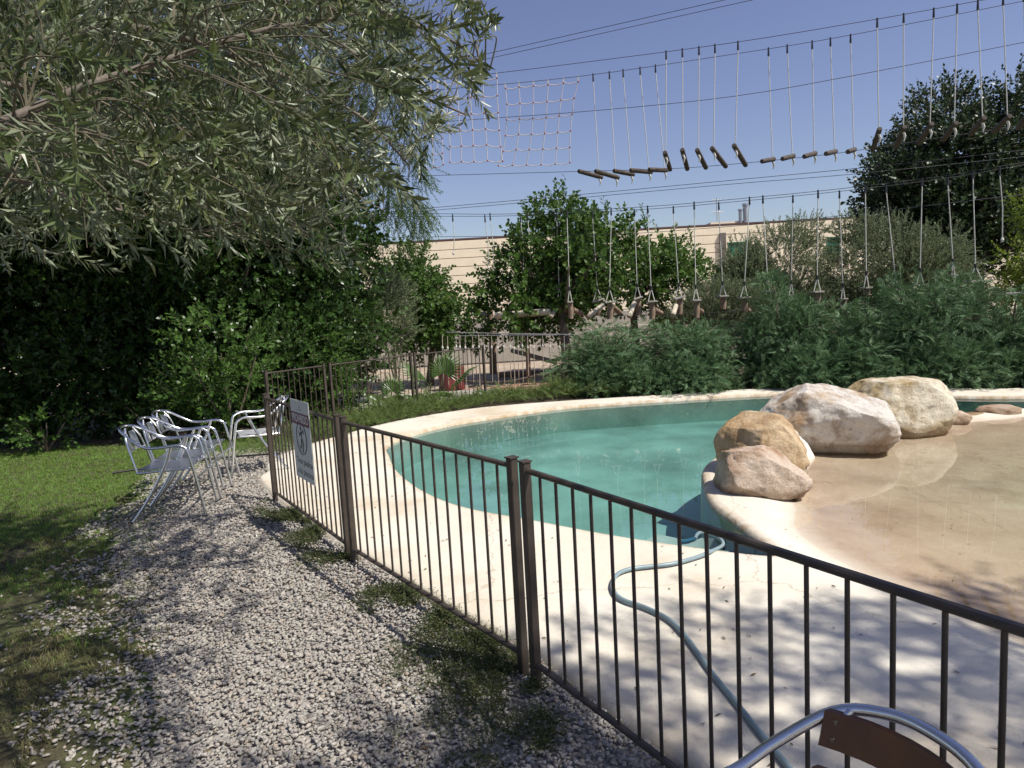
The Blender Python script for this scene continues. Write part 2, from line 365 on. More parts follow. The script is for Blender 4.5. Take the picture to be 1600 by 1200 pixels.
def rock_mat(name, white, ochre, dark, thr):
    m,nt,n,l,p = new_mat(name); tc = n.new('ShaderNodeTexCoord')
    def nz(sc,det=10,ro=0.65):
        q = n.new('ShaderNodeTexNoise'); q.inputs['Scale'].default_value=sc; q.inputs['Detail'].default_value=det; q.inputs['Roughness'].default_value=ro
        l.new(tc.outputs['Object'], q.inputs['Vector']); return q
    r = ramp(n,[(thr-0.08,ochre),(thr+0.06,white)]); l.new(nz(1.7).outputs['Fac'], r.inputs['Fac'])
    r2 = ramp(n,[(0.30,dark),(0.46,(0.9,0.88,0.85)),(0.52,(1,1,1)),(0.75,(1.1,1.1,1.08))]); l.new(nz(6,12,0.75).outputs['Fac'], r2.inputs['Fac'])
    mx = n.new('ShaderNodeMix'); mx.data_type='RGBA'; mx.blend_type='MULTIPLY'; mx.inputs['Factor'].default_value=0.9
    l.new(r.outputs[0], mx.inputs['A']); l.new(r2.outputs[0], mx.inputs['B'])
    ge = n.new('ShaderNodeNewGeometry'); sx = n.new('ShaderNodeSeparateXYZ'); l.new(ge.outputs['Position'], sx.inputs[0])
    wz = n.new('ShaderNodeMath'); wz.operation='MULTIPLY_ADD'; l.new(nz(5).outputs['Fac'], wz.inputs[0]); wz.inputs[1].default_value=-0.10; l.new(sx.outputs['Z'], wz.inputs[2])
    wr = ramp(n,[(0.0,(0.42,0.35,0.26)),(0.05,(1,1,1))]); l.new(wz.outputs[0], wr.inputs['Fac'])
    mw = n.new('ShaderNodeMix'); mw.data_type='RGBA'; mw.blend_type='MULTIPLY'; mw.inputs['Factor'].default_value=0.8; l.new(mx.outputs['Result'], mw.inputs['A']); l.new(wr.outputs[0], mw.inputs['B'])
    # dark veins and pits of the stone
    vv = n.new('ShaderNodeTexVoronoi'); vv.feature='DISTANCE_TO_EDGE'; vv.inputs['Scale'].default_value=3.2
    dv = n.new('ShaderNodeVectorMath'); dv.operation='MULTIPLY_ADD'; l.new(nz(4).outputs['Color'], dv.inputs[0]); dv.inputs[1].default_value=(0.6,0.6,0.6); l.new(tc.outputs['Object'], dv.inputs[2]); l.new(dv.outputs[0], vv.inputs['Vector'])
    rv = ramp(n,[(0.0,(0.45,0.36,0.28)),(0.02,(1,1,1))]); l.new(vv.outputs['Distance'], rv.inputs['Fac'])
    mv = n.new('ShaderNodeMix'); mv.data_type='RGBA'; mv.blend_type='MULTIPLY'; mv.inputs['Factor'].default_value=0.55; l.new(mw.outputs['Result'], mv.inputs['A']); l.new(rv.outputs[0], mv.inputs['B'])
    l.new(mv.outputs['Result'], p.inputs['Base Color']); p.inputs['Roughness'].default_value=0.88
    b = n.new('ShaderNodeBump'); b.inputs['Strength'].default_value=1.0; b.inputs['Distance'].default_value=0.07
    mus = nz(9,14,0.75)
    l.new(mus.outputs['Fac'], b.inputs['Height']); l.new(b.outputs[0], p.inputs['Normal'])
    return m
M['plaster'] = simple('white plaster', (0.62,0.57,0.49), 0.85, 0, 0.1, 4, 0.3, 12)
M['rock_white'] = rock_mat('white limestone', (0.74,0.69,0.62), (0.46,0.31,0.18), (0.36,0.25,0.20), 0.455)
M['rock_cream'] = rock_mat('cream limestone', (0.76,0.69,0.54), (0.52,0.39,0.20), (0.5,0.4,0.27), 0.48)
M['rock_ochre'] = rock_mat('ochre limestone', (0.68,0.52,0.33), (0.50,0.33,0.17), (0.45,0.35,0.26), 0.5)
M['rock_pink'] = rock_mat('pink limestone', (0.70,0.56,0.44), (0.52,0.33,0.20), (0.5,0.38,0.3), 0.45)
#@@SETTING
# ================================================================ polygons
def P2(lst): return [Vector((a,b)) for a,b in lst]
def smooth2(lst, n): return [Vector((p.x,p.y)) for p in catmull([(a,b,0) for a,b in lst], n, True)]
deck_px = [(419,722),(462,702),(494,692),(550,676),(587,666),(640,655),(700,645),(760,637),(860,629),(1000,620),(1200,608),(1400,607)]
deck_poly = [(-2.72,7.0),(-2.76,7.35)] + [tuple(G(*q)[:2]) for q in deck_px] + [(7.5,10.2),(9.6,9.4),(9.9,-0.4),(2.0,-0.6),(1.52,0.5),(1.0,1.45),(0.5,2.3),(0.1,2.97),(-0.42,3.62),(-1.0,4.4),(-1.6,5.2),(-2.2,6.1)]
deep_poly = [(1.57,4.13),(1.06,4.40),(.58,4.73),(.09,5.13),(-.35,5.47),(-.66,5.82),(-.97,6.35),(-1.28,7.1),(-1.5,7.91),(-1.62,8.5),(-1.43,9.13),(-1.0,9.75),(-.4,10.2),(.3,10.62),(1.1,10.92),(3.14,11.07),(4.4,11.0),(5.6,10.5),(7.0,9.5),(9.2,9.0),(9.2,8.45),(7.6,8.55),(6.6,8.6),(5.7,8.45),(4.9,8.35),(3.9,8.15),(3.0,7.75),(2.25,7.1),(1.82,6.47),(1.65,5.9),(1.54,5.32),(1.57,4.8),(1.60,4.35)]
shal_poly = [(2.45,6.5),(2.32,5.9),(2.16,5.2),(1.98,4.75),(1.95,4.35),(2.02,3.85),(2.16,3.4),(2.32,2.9),(2.5,2.3),(3.0,1.3),(4.2,0.7),(7.5,0.6),(9.2,1.2),(9.2,8.1),(7.6,8.2),(6.6,8.25),(5.7,8.1),(4.9,7.95),(3.9,7.7),(3.1,7.25)]
DECK = smooth2(deck_poly,5); DEEP = smooth2(deep_poly,6); SHAL = smooth2(shal_poly,5)
def arr(poly): return np.array([(p.x,p.y) for p in poly])
def sdist(pts, poly):
    """signed distance, positive inside"""
    A = arr(poly) if not isinstance(poly,np.ndarray) else poly; B = np.roll(A,-1,axis=0)
    pts = np.asarray(pts,float); best = np.full(len(pts),1e9); ins = np.zeros(len(pts),bool)
    for a,b in zip(A,B):
        ab = b-a; ap = pts-a; t = np.clip((ap@ab)/max(1e-12,ab@ab),0,1)
        best = np.minimum(best, np.hypot(*(ap-t[:,None]*ab).T))
        c = ((a[1]>pts[:,1])!=(b[1]>pts[:,1])) & (pts[:,0] < (b[0]-a[0])*(pts[:,1]-a[1])/((b[1]-a[1]) if b[1]!=a[1] else 1e-9)+a[0])
        ins ^= c
    return np.where(ins,best,-best)
def ring(poly, d):
    """offset inwards by d (polygon orientation tested)"""
    A = arr(poly); area = 0.5*np.sum(A[:,0]*np.roll(A[:,1],-1)-A[:,1]*np.roll(A[:,0],-1)); sgn = 1 if area>0 else -1
    T = np.roll(A,-1,axis=0)-np.roll(A,1,axis=0); T /= np.linalg.norm(T,axis=1,keepdims=True)
    N = np.stack([-T[:,1],T[:,0]],axis=1)*sgn
    R = A+N*d; s = sdist(R,poly)
    return R[(s*np.sign(d) > abs(d)*0.8)] if abs(d)>1e-6 else R
WATER_Z = -0.03
stair = np.array([(0.2,5.25),(0.62,5.62),(0.95,5.35),(1.1,5.5),(1.28,5.3),(1.6,5.6),(1.7,4.3),(1.3,4.0)])
stair2 = np.array([(0.45,5.0),(0.72,5.25),(0.95,5.02),(1.08,5.14),(1.28,4.95),(1.6,5.2),(1.7,4.3),(1.3,4.0)])
def terrain(pts):
    dd = sdist(pts,DEEP); ds = sdist(pts,SHAL); do = sdist(pts,DECK)
    z = np.full(len(pts),0.02)
    # outer edge of the deck rounds over
    z = np.where(do<0.04, 0.02-0.05*((0.04-np.clip(do,0,0.04))/0.04)**2, z)
    # sandy paddling pool
    zs = np.where(ds>0, -0.03-0.075*np.minimum(ds,2.2)**0.9, -0.03+0.05*(1-np.exp(-((-ds)/0.16)**1.3)))
    z = np.minimum(z, np.where(ds>-1.5,zs,z)+0)
    xs = [-9,-0.09,-0.04,-0.015,0.0,0.012,0.03,5]; ys = [0,0,-0.006,-0.016,-0.05,-0.30,-0.68,-0.72]
    add = np.interp(dd, xs, ys); z2 = np.where(dd>-0.09, np.minimum(z, 0.02)+add, z)
    fl = -0.02 + 0.36*np.clip((9.3-pts[:,1])/4.5,0,1)   # floor falls away towards the near side
    zf = np.where(dd>0.02, z2*(0.62+fl), z2) + 0.0
    st = sdist(pts,stair)>0; st2 = sdist(pts,stair2)>0
    zf = np.where((dd>0.03)&st, np.maximum(zf,-0.36), zf); zf = np.where((dd>0.03)&st2, np.maximum(zf,-0.18), zf)
    n = np.array([noise.noise(Vector((p[0]*0.9,p[1]*0.9,3.1))) for p in pts])*0.008
    return zf + np.where(do>0.05,n,0)*np.where(np.abs(dd)<0.1,0.2,1), dd, ds, do
def build_pool():
    V=[];E=[]
    def addring(R, closed=True):
        b=len(V); V.extend([Vector((float(a),float(c))) for a,c in R]); k=len(R)
        for i in range(k if closed else k-1): E.append((b+i,b+(i+1)%k))
    addring(arr(DECK)); addring(ring(DECK,0.02)); addring(ring(DECK,0.045))
    for d in (-0.09,-0.04,-0.015,0.0,0.012,0.03): addring(ring(DEEP,d))
    addring(arr(SHAL))
    for d in (-0.3,-0.15,-0.06,0.08): 
        V.extend([Vector((float(a),float(c))) for a,c in ring(SHAL,d)])
    for s_ in (stair,stair2):
        for o in (0,0.012):
            c = s_.mean(axis=0); addring(c+(s_-c)*(1+o))
    g=[]
    y=-0.6
    while y<12:
        step = 0.10 if y<6 else 0.16
        x=-3
        while x<10: g.append((x+random.uniform(-.02,.02),y+random.uniform(-.02,.02))); x+=step
        y+=step
    g=np.array(g); do=sdist(g,DECK); dd=sdist(g,DEEP); g=g[(do>0.08)&(np.abs(dd)>0.08)&((dd<0)|(rng.random(len(g))<0.5))]
    V.extend([Vector((float(a),float(c))) for a,c in g])
    vo,eo,fo,_,_,_ = delaunay_2d_cdt(V,E,[],0,1e-4)
    P = np.array([(p.x,p.y) for p in vo]); z,dd,ds,do = terrain(P)
    T = np.array([f for f in fo if len(f)==3]); cen = P[T].mean(axis=1)
    cdo = sdist(cen,DECK); cdd = sdist(cen,DEEP); cds = sdist(cen,SHAL)
    V3 = np.column_stack([P,z])
    def sub(name, mask, mat, label=None):
        t = T[mask]; u,inv = np.unique(t,return_inverse=True); inv=inv.reshape(t.shape)
        a = V3[u]; n_ = np.cross(a[inv[:,1]]-a[inv[:,0]],a[inv[:,2]]-a[inv[:,0]])[:,2]; inv[n_<0]=inv[n_<0][:,::-1]
        o = npmesh(name, a, inv, mat, smooth=True); me=o.data
        wet = np.clip((ds[u]+0.12)/0.3,0,1); rim = np.clip(1-np.abs(dd[u]+0.0)/0.09,0,1)
        for nm,val in (('wet',wet),('rim',rim)):
            at = me.attributes.new(nm,'FLOAT','POINT'); at.data.foreach_set('value',val.astype(np.float32))
        tag(o,kind='structure'); me.set_sharp_from_angle(angle=math.radians(50)); return o
    inside = cdo>0
    sub('pool_deck', inside&(cdd<=0.0)&(cds<=0), M['deck'])
    sub('paddling_pool_floor', inside&(cds>0)&(cdd<=0), M['deck'])
    sub('pool_basin', inside&(cdd>0.0), M['basin'])
build_pool()
def sheet(name, poly, z, mat, thick=0.05):
    mb=MB(); n=len(poly); mb.add([(p[0],p[1],z) for p in poly]+[(p[0],p[1],z-thick) for p in poly],
       [tuple(range(n)),tuple(reversed(range(n,2*n)))]+[(i,i+n,(i+1)%n+n,(i+1)%n) for i in range(n)])
    o=mb.build(name,mat); tag(o,kind='structure'); return o
# water body (closed, so the air above and the water below are really separate)
wp = [(1.45,4.0),(0.9,4.35),(.4,4.7),(-.1,5.05),(-.6,5.5),(-.9,5.9),(-1.2,6.5),(-1.5,7.2),(-1.68,7.9),(-1.75,8.5),(-1.6,9.2),(-1.15,9.85),(-.5,10.35),(.3,10.75),(1.1,11.05),(3.14,11.2),(4.5,11.15),(5.8,10.7),(7.2,9.7),(9.4,9.2),(9.4,0.4),(4.2,0.4),(2.8,1.0),(2.3,2.2),(2.1,2.9),(1.9,3.4),(1.78,3.9)]
o = sheet('pool_water', wp, WATER_Z, M['water'], 0.75)
# base ground with a hole for the deck: ring sheet
lawn_edge = [(-2.9,8.75),(-3.75,8.4),(-3.95,7.6),(-3.6,6.9),(-3.5,6.1),(-3.25,5.5),(-2.9,4.9),(-2.55,4.3),(-2.0,3.6),(-1.6,2.9),(-1.45,2.3),(-1.5,1.5),(-2.0,-2)]
def ground():
    V=[];E=[]
    out = [(-150,-60),(150,-60),(150,250),(-150,250)]
    A = arr(DECK); A2 = ring(DECK,0.06)
    for R in (np.array(out),A2):
        b=len(V); V.extend([Vector((float(a),float(c))) for a,c in R]); k=len(R); E.extend([(b+i,b+(i+1)%k) for i in range(k)])
    for gx in np.arange(-14,16,0.6):
        for gy in np.arange(-4,22,0.6): V.append(Vector((float(gx),float(gy))))
    vo,eo,fo,_,_,_ = delaunay_2d_cdt(V,E,[],0,1e-4)
    P=np.array([(p.x,p.y) for p in vo]); T=np.array(fo); keep = sdist(P[T].mean(axis=1),np.array(A2))<0
    z = np.full(len(P),-0.028)
    V3=np.column_stack([P,z]); T=T[keep]
    nn=np.cross(V3[T[:,1]]-V3[T[:,0]],V3[T[:,2]]-V3[T[:,0]])[:,2]; T[nn<0]=T[nn<0][:,::-1]
    o=npmesh('ground',V3,T,M['soil'],smooth=True); tag(o,kind='structure')
ground()
# lawn / gravel path sheets
lawn_poly = [(a,b) for a,b in lawn_edge]+[(-12,-2),(-12,9.3),(-7,9.6),(-3.6,9.9)]
wob = [p for p in catmull([(a,b,0) for a,b in lawn_edge],14)]
wob = [(p.x+.16*noise.noise(Vector((p.x*3,p.y*3,2)))+.07*noise.noise(Vector((p.x*13,p.y*13,5)))-.10, p.y+.08*noise.noise(Vector((p.x*9,p.y*9,8)))) for p in wob]
sheet('lawn', wob+[(-12,-2),(-12,9.3),(-7,9.6),(-3.6,9.9)], -0.010, M['lawnsoil'], 0.007)

NF = [(-2.78,7.3),(-2.25,6.12),(-1.62,5.2),(-1.02,4.38),(-0.45,3.62),(0.07,2.97),(0.47,2.28),(0.98,1.43),(1.5,0.5),(2.0,-0.7)]
path_poly = [(-3.4,9.2),(-4.1,8.6),(-4.2,7.6),(-3.9,6.6),(-3.7,5.6),(-3.5,4.6),(-3.2,3.6),(-2.9,2.6),(-2.9,-2),(2.6,-2)]+list(reversed(NF))+[(-2.82,7.5),(-2.6,8.0),(-2.55,8.7)]
sheet('gravel_path', path_poly, -0.018, M['gravelbed'], 0.008)
sheet('sandy_yard', [(-6,12.6),(-2.6,12.3),(0.5,13.4),(3.0,14.2),(14,14.2),(30,38),(-30,38)], -0.020, M['sand'], 0.006)
sheet('reddish_path', [(0.2,13.2),(4.0,13.6),(4.5,14.8),(2.2,15.8),(0.5,15.0),(-1.2,14.4)], -0.0145, M['terracotta'], 0.005)
sheet('stone_paving', [(-3.0,12.2),(-1.0,12.9),(-.1,13.6),(-.6,14.3),(-3.2,14.0)], -0.0135, M['gwall'], 0.006)

# ================================================================ gravel stones, grass (nobody could count them)
def ico(sub=1):
    import bmesh
    bm=bmesh.new(); bmesh.ops.create_icosphere(bm,subdivisions=sub,radius=1); bmesh.ops.triangulate(bm,faces=bm.faces)
    V=np.array([v.co[:] for v in bm.verts]); T=np.array([[v.index for v in f.verts] for f in bm.faces]); bm.free(); return V,T
def stone_tmpls(sub,k):
    out=[]
    for i in range(k):
        V,T=ico(sub); V=V*(1+rng.normal(0,0.15 if sub==1 else 0.0,(len(V),1)))
        if sub>1:
            V=np.array([np.array(v)*(1+0.28*noise.noise(Vector(v)*1.1+Vector((i*7,0,0)))) for v in V])
            for _ in range(4):
                d=rng.normal(size=3); d/=np.linalg.norm(d); h=0.72; q=V@d; V=V-np.outer(np.clip(q-h,0,None)*0.85,d)
        V=V*np.array([rng.uniform(0.8,1.25),rng.uniform(0.6,0.9),rng.uniform(0.38,0.6)]); out.append((V,T,np.zeros(len(T),int)))
    return out
def nval(x,y,s,o=0): return noise.noise(Vector((x*s,y*s,o)))
LE = np.array(wob+[(-12,-2),(-12,9.3),(-7,9.6),(-3.6,9.9)])
def make_gravel():
    pp=np.array(path_poly); pos=[];
    N=75000
    c=np.column_stack([rng.uniform(-4.3,1.6,N*3),rng.uniform(1.6,9.3,N*3)])
    c=c[sdist(c,pp)>-0.02]
    # keep what the frame can show
    th=np.arctan2(c[:,0],c[:,1]); c=c[(th>-0.72)]
    keepp = np.clip(1.25-(c[:,1]-2.5)*0.13,0.35,1)
    c=c[rng.random(len(c))<keepp]
    ld=sdist(c,LE)    # inside lawn -> fewer stones
    nv=np.array([nval(a,b,1.7,5) for a,b in c])
    pr=np.where(ld<0,.95,np.clip(0.9-(ld+0.05+nv*0.5)*2.6,0.02,1)); c=c[rng.random(len(c))<pr]
    fd = sdist(c,DECK); c=c[(fd<0.0)]
    c=c[rng.permutation(len(c))[:36000]]; n=len(c)
    print('stones',n)
    sz=rng.uniform(0.0078,0.0170,n)*np.where(rng.random(n)<0.08,1.35,1)*np.clip(0.9+(c[:,1]-2.5)*0.05,0.9,1.25)
    z=-0.012+rng.uniform(0,0.018,n)
    ax=rng.normal(0,0.38,(n,3)); ax[:,2]=1
    near=c[:,1]<4.0
    parts=[]
    for msk,sub in ((near,1),(~near,1)):
        V,T,mi=scatter(stone_tmpls(sub,9),np.column_stack([c,z])[msk],ax[msk],sz[msk]); parts.append((V,T))
    V=np.concatenate([parts[0][0],parts[1][0]]); T=np.concatenate([parts[0][1],parts[1][1]+len(parts[0][0])])
    o=npmesh('gravel',V,T,M['gravel']); tag(o,'loose pale grey and beige gravel stones covering the path','gravel',kind='stuff')
make_gravel()
def tuft(nb, h, wd, spread, lean=0.5):
    V=[];T=[]
    for i in range(nb):
        a=rng.uniform(0,2*PI); r=rng.uniform(0,spread); b=np.array([r*math.cos(a),r*math.sin(a),0]); d=rng.uniform(0,2*PI); L=h*rng.uniform(0.5,1.1)
        out=np.array([math.cos(d),math.sin(d),0])*lean*L; side=np.array([-math.sin(d),math.cos(d),0])*wd
        k=len(V); V+= [b-side,b+side,b+out*0.35+[0,0,L*0.6]+side*0.7,b+out*0.35+[0,0,L*0.6]-side*0.7,b+out+[0,0,L*0.92]]
        T+=[[k,k+1,k+2],[k,k+2,k+3],[k+3,k+2,k+4]]
    return np.array(V),np.array(T),np.zeros(len(T),int)
def make_grass():
    lp=np.array(lawn_poly); N=60000
    c=np.column_stack([rng.uniform(-9.5,-1.9,N),rng.uniform(1.9,9.9,N)])
    th=np.arctan2(c[:,0],c[:,1]); c=c[th>-0.72]; ld=sdist(c,lp)
    nv=np.array([nval(a,b,1.7,5) for a,b in c]); n2=np.array([nval(a,b,0.6,9) for a,b in c])
    bare=np.array([nval(a,b,1.1,31)+.6*nval(a,b,3,33) for a,b in c]); pr=np.clip((ld+0.30+nv*0.6)*2.3,0,1)*np.where((bare>.12+(c[:,1]-2.5)*.09),.22,1)*np.clip(0.5+c[:,1]*0.12,0.6,1); c2=c[rng.random(len(c))<pr]; 
    n=len(c2); ld2=sdist(c2,lp)
    dryp=np.clip(0.98-(c2[:,1]-3.4)*0.30-ld2*0.1+np.array([nval(a,b,1.3,2) for a,b in c2])*0.8,0.04,0.9)
    dry=rng.random(n)<dryp
    ax=np.column_stack([rng.normal(0,.2,n),rng.normal(0,.2,n),np.ones(n)])
    for msk,mt,nm,lb in ((~dry,'grass','grass','short green lawn grass beside the gravel path'),(dry,'drygrass','dry_grass','dry yellowish grass blades mixed into the lawn edge')):
        V,T,mi=scatter([tuft(6,0.036,0.0019,0.028,0.9) for _ in range(6)],np.column_stack([c2,np.full(n,-0.012)])[msk],ax[msk],rng.uniform(0.7,1.25,n)[msk])
        o=npmesh(nm,V,T,M[mt]); tag(o,lb,'grass',kind='stuff')
make_grass()
def make_weeds():
    # leafy creeping weeds along the foot of the fence
    fl=[(-2.24,6.12),(-1.17,4.5),(0.02,2.85),(0.6,1.85),(1.0,1.2)]
    pos=[];sc=[]
    L=[]
    for a,b in zip(fl[:-1],fl[1:]):
        a=np.array(a);b=np.array(b); n=int(np.linalg.norm(b-a)*1000)
        t=rng.random(n)[:,None]; p=a+(b-a)*t; d=(b-a)/np.linalg.norm(b-a); nrm=np.array([d[1],-d[0]])
        if nrm[0]>0: nrm=-nrm
        off=np.abs(rng.normal(0,0.2,n))-0.07
        nearf=np.clip((5.2-p[:,1])/2.5,0.12,1); p=p+nrm*(off*(0.5+nearf*0.9))[:,None]
        L.append(p)
    p=np.concatenate(L); nv=np.array([nval(a,b,1.6,1)+0.5*nval(a,b,5,4) for a,b in p]); keep=(nv>(-0.12+(p[:,1]-2.5)*0.07)); p=p[keep]
    def weed():
        V=[];T=[]
        for i in range(9):
            a=rng.uniform(0,2*PI); e=rng.uniform(0.1,1.0); L_=rng.uniform(0.03,0.075); d=np.array([math.cos(a)*math.cos(e),math.sin(a)*math.cos(e),math.sin(e)])
            s=np.cross(d,[0,0,1]); s/=np.linalg.norm(s)
            for q in range(4):
                b=d*L_*(q+1)/4; l_=rng.uniform(0.008,0.014); dd=d*0.5+s*rng.choice([-1,1])*0.8+rng.normal(0,0.3,3); dd/=np.linalg.norm(dd); ss=np.cross(dd,rng.normal(size=3)); ss/=np.linalg.norm(ss)
                k=len(V); V+=[b,b+dd*l_*0.5+ss*l_*0.22,b+dd*l_,b+dd*l_*0.5-ss*l_*0.22]; T+=[[k,k+1,k+2],[k,k+2,k+3]]
            k=len(V); V+=[np.zeros(3),d*L_,d*L_+s*0.001+[0,0,.0015]]; T+=[[k,k+1,k+2]]
        return np.array(V),np.array(T),np.zeros(len(T),int)
    n=len(p); ax=np.column_stack([rng.normal(0,.3,n),rng.normal(0,.3,n),np.ones(n)])
    V,T,mi=scatter([weed() for _ in range(6)],np.column_stack([p,np.full(n,-0.005)]),ax,rng.uniform(0.6,1.2,n))
    o=npmesh('creeping_weeds',V,T,M['weed']); tag(o,'creeping green weeds growing along the foot of the metal fence','weeds',kind='stuff')
    # fallen leaves: deck, gravel and lawn
    N=900; c=np.column_stack([rng.uniform(-4,6,N*2),rng.uniform(1.8,9,N*2)]); dd=sdist(c,DEEP); ds=sdist(c,SHAL); do=sdist(c,DECK)
    c=c[(dd<-0.06)&(ds<0.0)&(rng.random(len(c))<0.55)]; do=sdist(c,DECK); n=len(c)
    lf=(np.array([[0,0,-.5],[.14,0.03,0],[0,.05,.5],[-.14,0.03,0]]),np.array([[0,1,2],[0,2,3]]),np.zeros(2,int))
    a=rng.uniform(0,2*PI,n); ax=np.column_stack([np.cos(a),np.sin(a),rng.normal(0,.08,n)])
    z=np.where(do>0,0.026,0.012)
    zz,_,_,_=terrain(c); z=np.where(do>0.05,zz+0.006,0.014)
    V,T,mi=scatter([lf],np.column_stack([c,z]),ax,rng.uniform(0.018,0.042,n),roll=rng.normal(0,0.3,n))
    o=npmesh('fallen_leaves',V,T,M['deadleaf']); tag(o,'small fallen leaves scattered over the cream pool deck and gravel','leaves',kind='stuff')
    # floating bits on the water
    c=np.column_stack([rng.uniform(-1.5,7,900),rng.uniform(2.8,11,900)]); ok=((sdist(c,DEEP)>0.05)&(rng.random(900)<0.4))|(sdist(c,SHAL)>0.3); c=c[ok]; n=len(c)
    a=rng.uniform(0,2*PI,n); ax=np.column_stack([np.cos(a),np.sin(a),np.zeros(n)])
    V,T,mi=scatter([lf],np.column_stack([c,np.full(n,WATER_Z+0.003)]),ax,rng.uniform(0.01,0.04,n),roll=np.zeros(n))
    o=npmesh('floating_leaves',V,T,M['deadleaf']); tag(o,'tiny leaves and bits floating on the pool water','leaves',kind='stuff')
make_weeds()
#@@FOLIAGE
# ================================================================ foliage machinery
def leaf(b, d, nrm, L, W, fold=0.12, V=None, T=None, curl=0.08):
    d=d/np.linalg.norm(d); s=np.cross(d,nrm); ns=np.linalg.norm(s)
    if ns<1e-5: s=np.array([1.,0,0]); ns=1
    s/=ns; nn=np.cross(s,d); k=len(V)
    V+=[b, b+d*L*0.42+s*W/2+nn*L*fold*0.4, b+d*L*0.45-nn*L*curl*0.3, b+d*L*0.42-s*W/2+nn*L*fold*0.4, b+d*L-nn*L*curl]
    T+=[[k,k+1,k+2],[k,k+2,k+3],[k+1,k+4,k+2],[k+2,k+4,k+3]]
def leaf2(b,d,nrm,L,W,V,T):
    d=d/np.linalg.norm(d); s=np.cross(d,nrm); s/=max(1e-5,np.linalg.norm(s)); k=len(V)
    V+=[b,b+d*L*0.45+s*W/2,b+d*L,b+d*L*0.45-s*W/2]; T+=[[k,k+1,k+2],[k,k+2,k+3]]
def spray(n, length, L, W, ang=0.8, rich=True, droop=0.0, pair=False, spread=1.0, stemr=0.002):
    V=[];T=[];mi=[]
    for i in range(n):
        t=(i+0.5)/n; z=t*length; az=(i*2.4 if not pair else (i//2)*PI/2*1.02+(i%2)*PI)+rng.normal(0,.25)
        e=ang*(1-0.45*t)*rng.uniform(0.8,1.2)
        bend=-droop*t*t*length
        d=np.array([math.cos(az)*math.sin(e),math.sin(az)*math.sin(e)-droop*0.8,math.cos(e)]); b=np.array([0,bend,z])
        nrm=np.array([0,0,1.])+rng.normal(0,.35,3)
        l_=L*rng.uniform(0.7,1.12)*(1-0.25*t)
        if rich: leaf(b,d,nrm,l_,W*rng.uniform(.8,1.1),V=V,T=T)
        else: leaf2(b,d,nrm,l_,W,V,T)
    mi=[0]*len(T)
    if stemr>0:
        k=len(V); s=stemr
        V+=[np.array([-s,0,0]),np.array([s,0,0]),np.array([0,s*1.6,0]),np.array([0,-droop*length,length])]; T+=[[k,k+1,k+3],[k+1,k+2,k+3],[k+2,k,k+3]]; mi+=[1]*3
    return np.array(V),np.array(T),np.array(mi)
def fan(length, nside, nl, W, curve=0.25):
    """feathery flat juniper frond: stem along +Z with pinnate side shoots"""
    V=[];T=[]
    for i in range(nside):
        t=(i+1)/(nside+0.6); b=np.array([0,-curve*t*t*length,t*length]); sl_=nl*(1-0.72*t)*rng.uniform(.75,1.2)
        for sg in (-1,1):
            d=np.array([sg*rng.uniform(.6,.85),-0.15+rng.normal(0,.16),0.75]); d/=np.linalg.norm(d)
            e=b+d*sl_; s=np.array([0.35,0.5,-sg*0.35])*W; k=len(V); V+=[b-s,b+s,e]; T+=[[k,k+1,k+2]]
            # second order needles
            for q in (0.5,):
                bb=b+d*sl_*q; d2=np.array([sg*0.15,-.2+rng.normal(0,.3),1.0]); ee=bb+d2*sl_*0.42; k=len(V); s2=np.array([W*0.8,W*0.3,0]); V+=[bb-s2,bb+s2,ee]; T+=[[k,k+1,k+2]]
    k=len(V); V+=[np.array([-W,0,0]),np.array([W,0,0]),np.array([0,-curve*length,length*1.05])]; T+=[[k,k+1,k+2]]
    return np.array(V),np.array(T),np.zeros(len(T),int)
def crown_points(blobs, dens, inner=0.25, gap=0.0, gs=1.0, seed=0, low=-1.0):
    """points on lumpy shells; returns pos, outward dir"""
    PP=[];DD=[]
    for (cx,cy,cz,rx,ry,rz) in blobs:
        area=4*PI*((rx*ry)**1.6/3+(rx*rz)**1.6/3+(ry*rz)**1.6/3)**(1/1.6); n=int(area*dens)
        u=rng.normal(size=(n,3)); u/=np.linalg.norm(u,axis=1,keepdims=True); u=u[u[:,2]>low]
        r=np.where(rng.random(len(u))<inner, rng.uniform(0.45,0.85,len(u)), rng.uniform(0.86,1.04,len(u)))
        lump=np.array([noise.noise(Vector((a*2.1+cx,b*2.1+cy,c*2.1+cz+seed))) for a,b,c in u])
        r=r*(1+0.22*lump)
        p=np.array([cx,cy,cz])+u*r[:,None]*np.array([rx,ry,rz]); d=u/np.array([rx,ry,rz]); d/=np.linalg.norm(d,axis=1,keepdims=True)
        if gap>-1:
            g=np.array([noise.noise(Vector((a*gs,b*gs,c*gs+seed+11))) for a,b,c in p]); k=g>gap-0.5; p=p[k]; d=d[k]
        PP.append(p);DD.append(d)
    return np.concatenate(PP),np.concatenate(DD)
def subblobs(blobs, k, f=(0.3,0.5)):
    out=[]
    for (cx,cy,cz,rx,ry,rz) in blobs:
        out.append((cx,cy,cz,rx*.8,ry*.8,rz*.8))
        for i in range(k):
            u=rng.normal(size=3); u/=np.linalg.norm(u); s=rng.uniform(*f)
            out.append((cx+u[0]*rx*.78,cy+u[1]*ry*.78,cz+u[2]*rz*.78,rx*s,ry*s,rz*s*0.85))
    return out
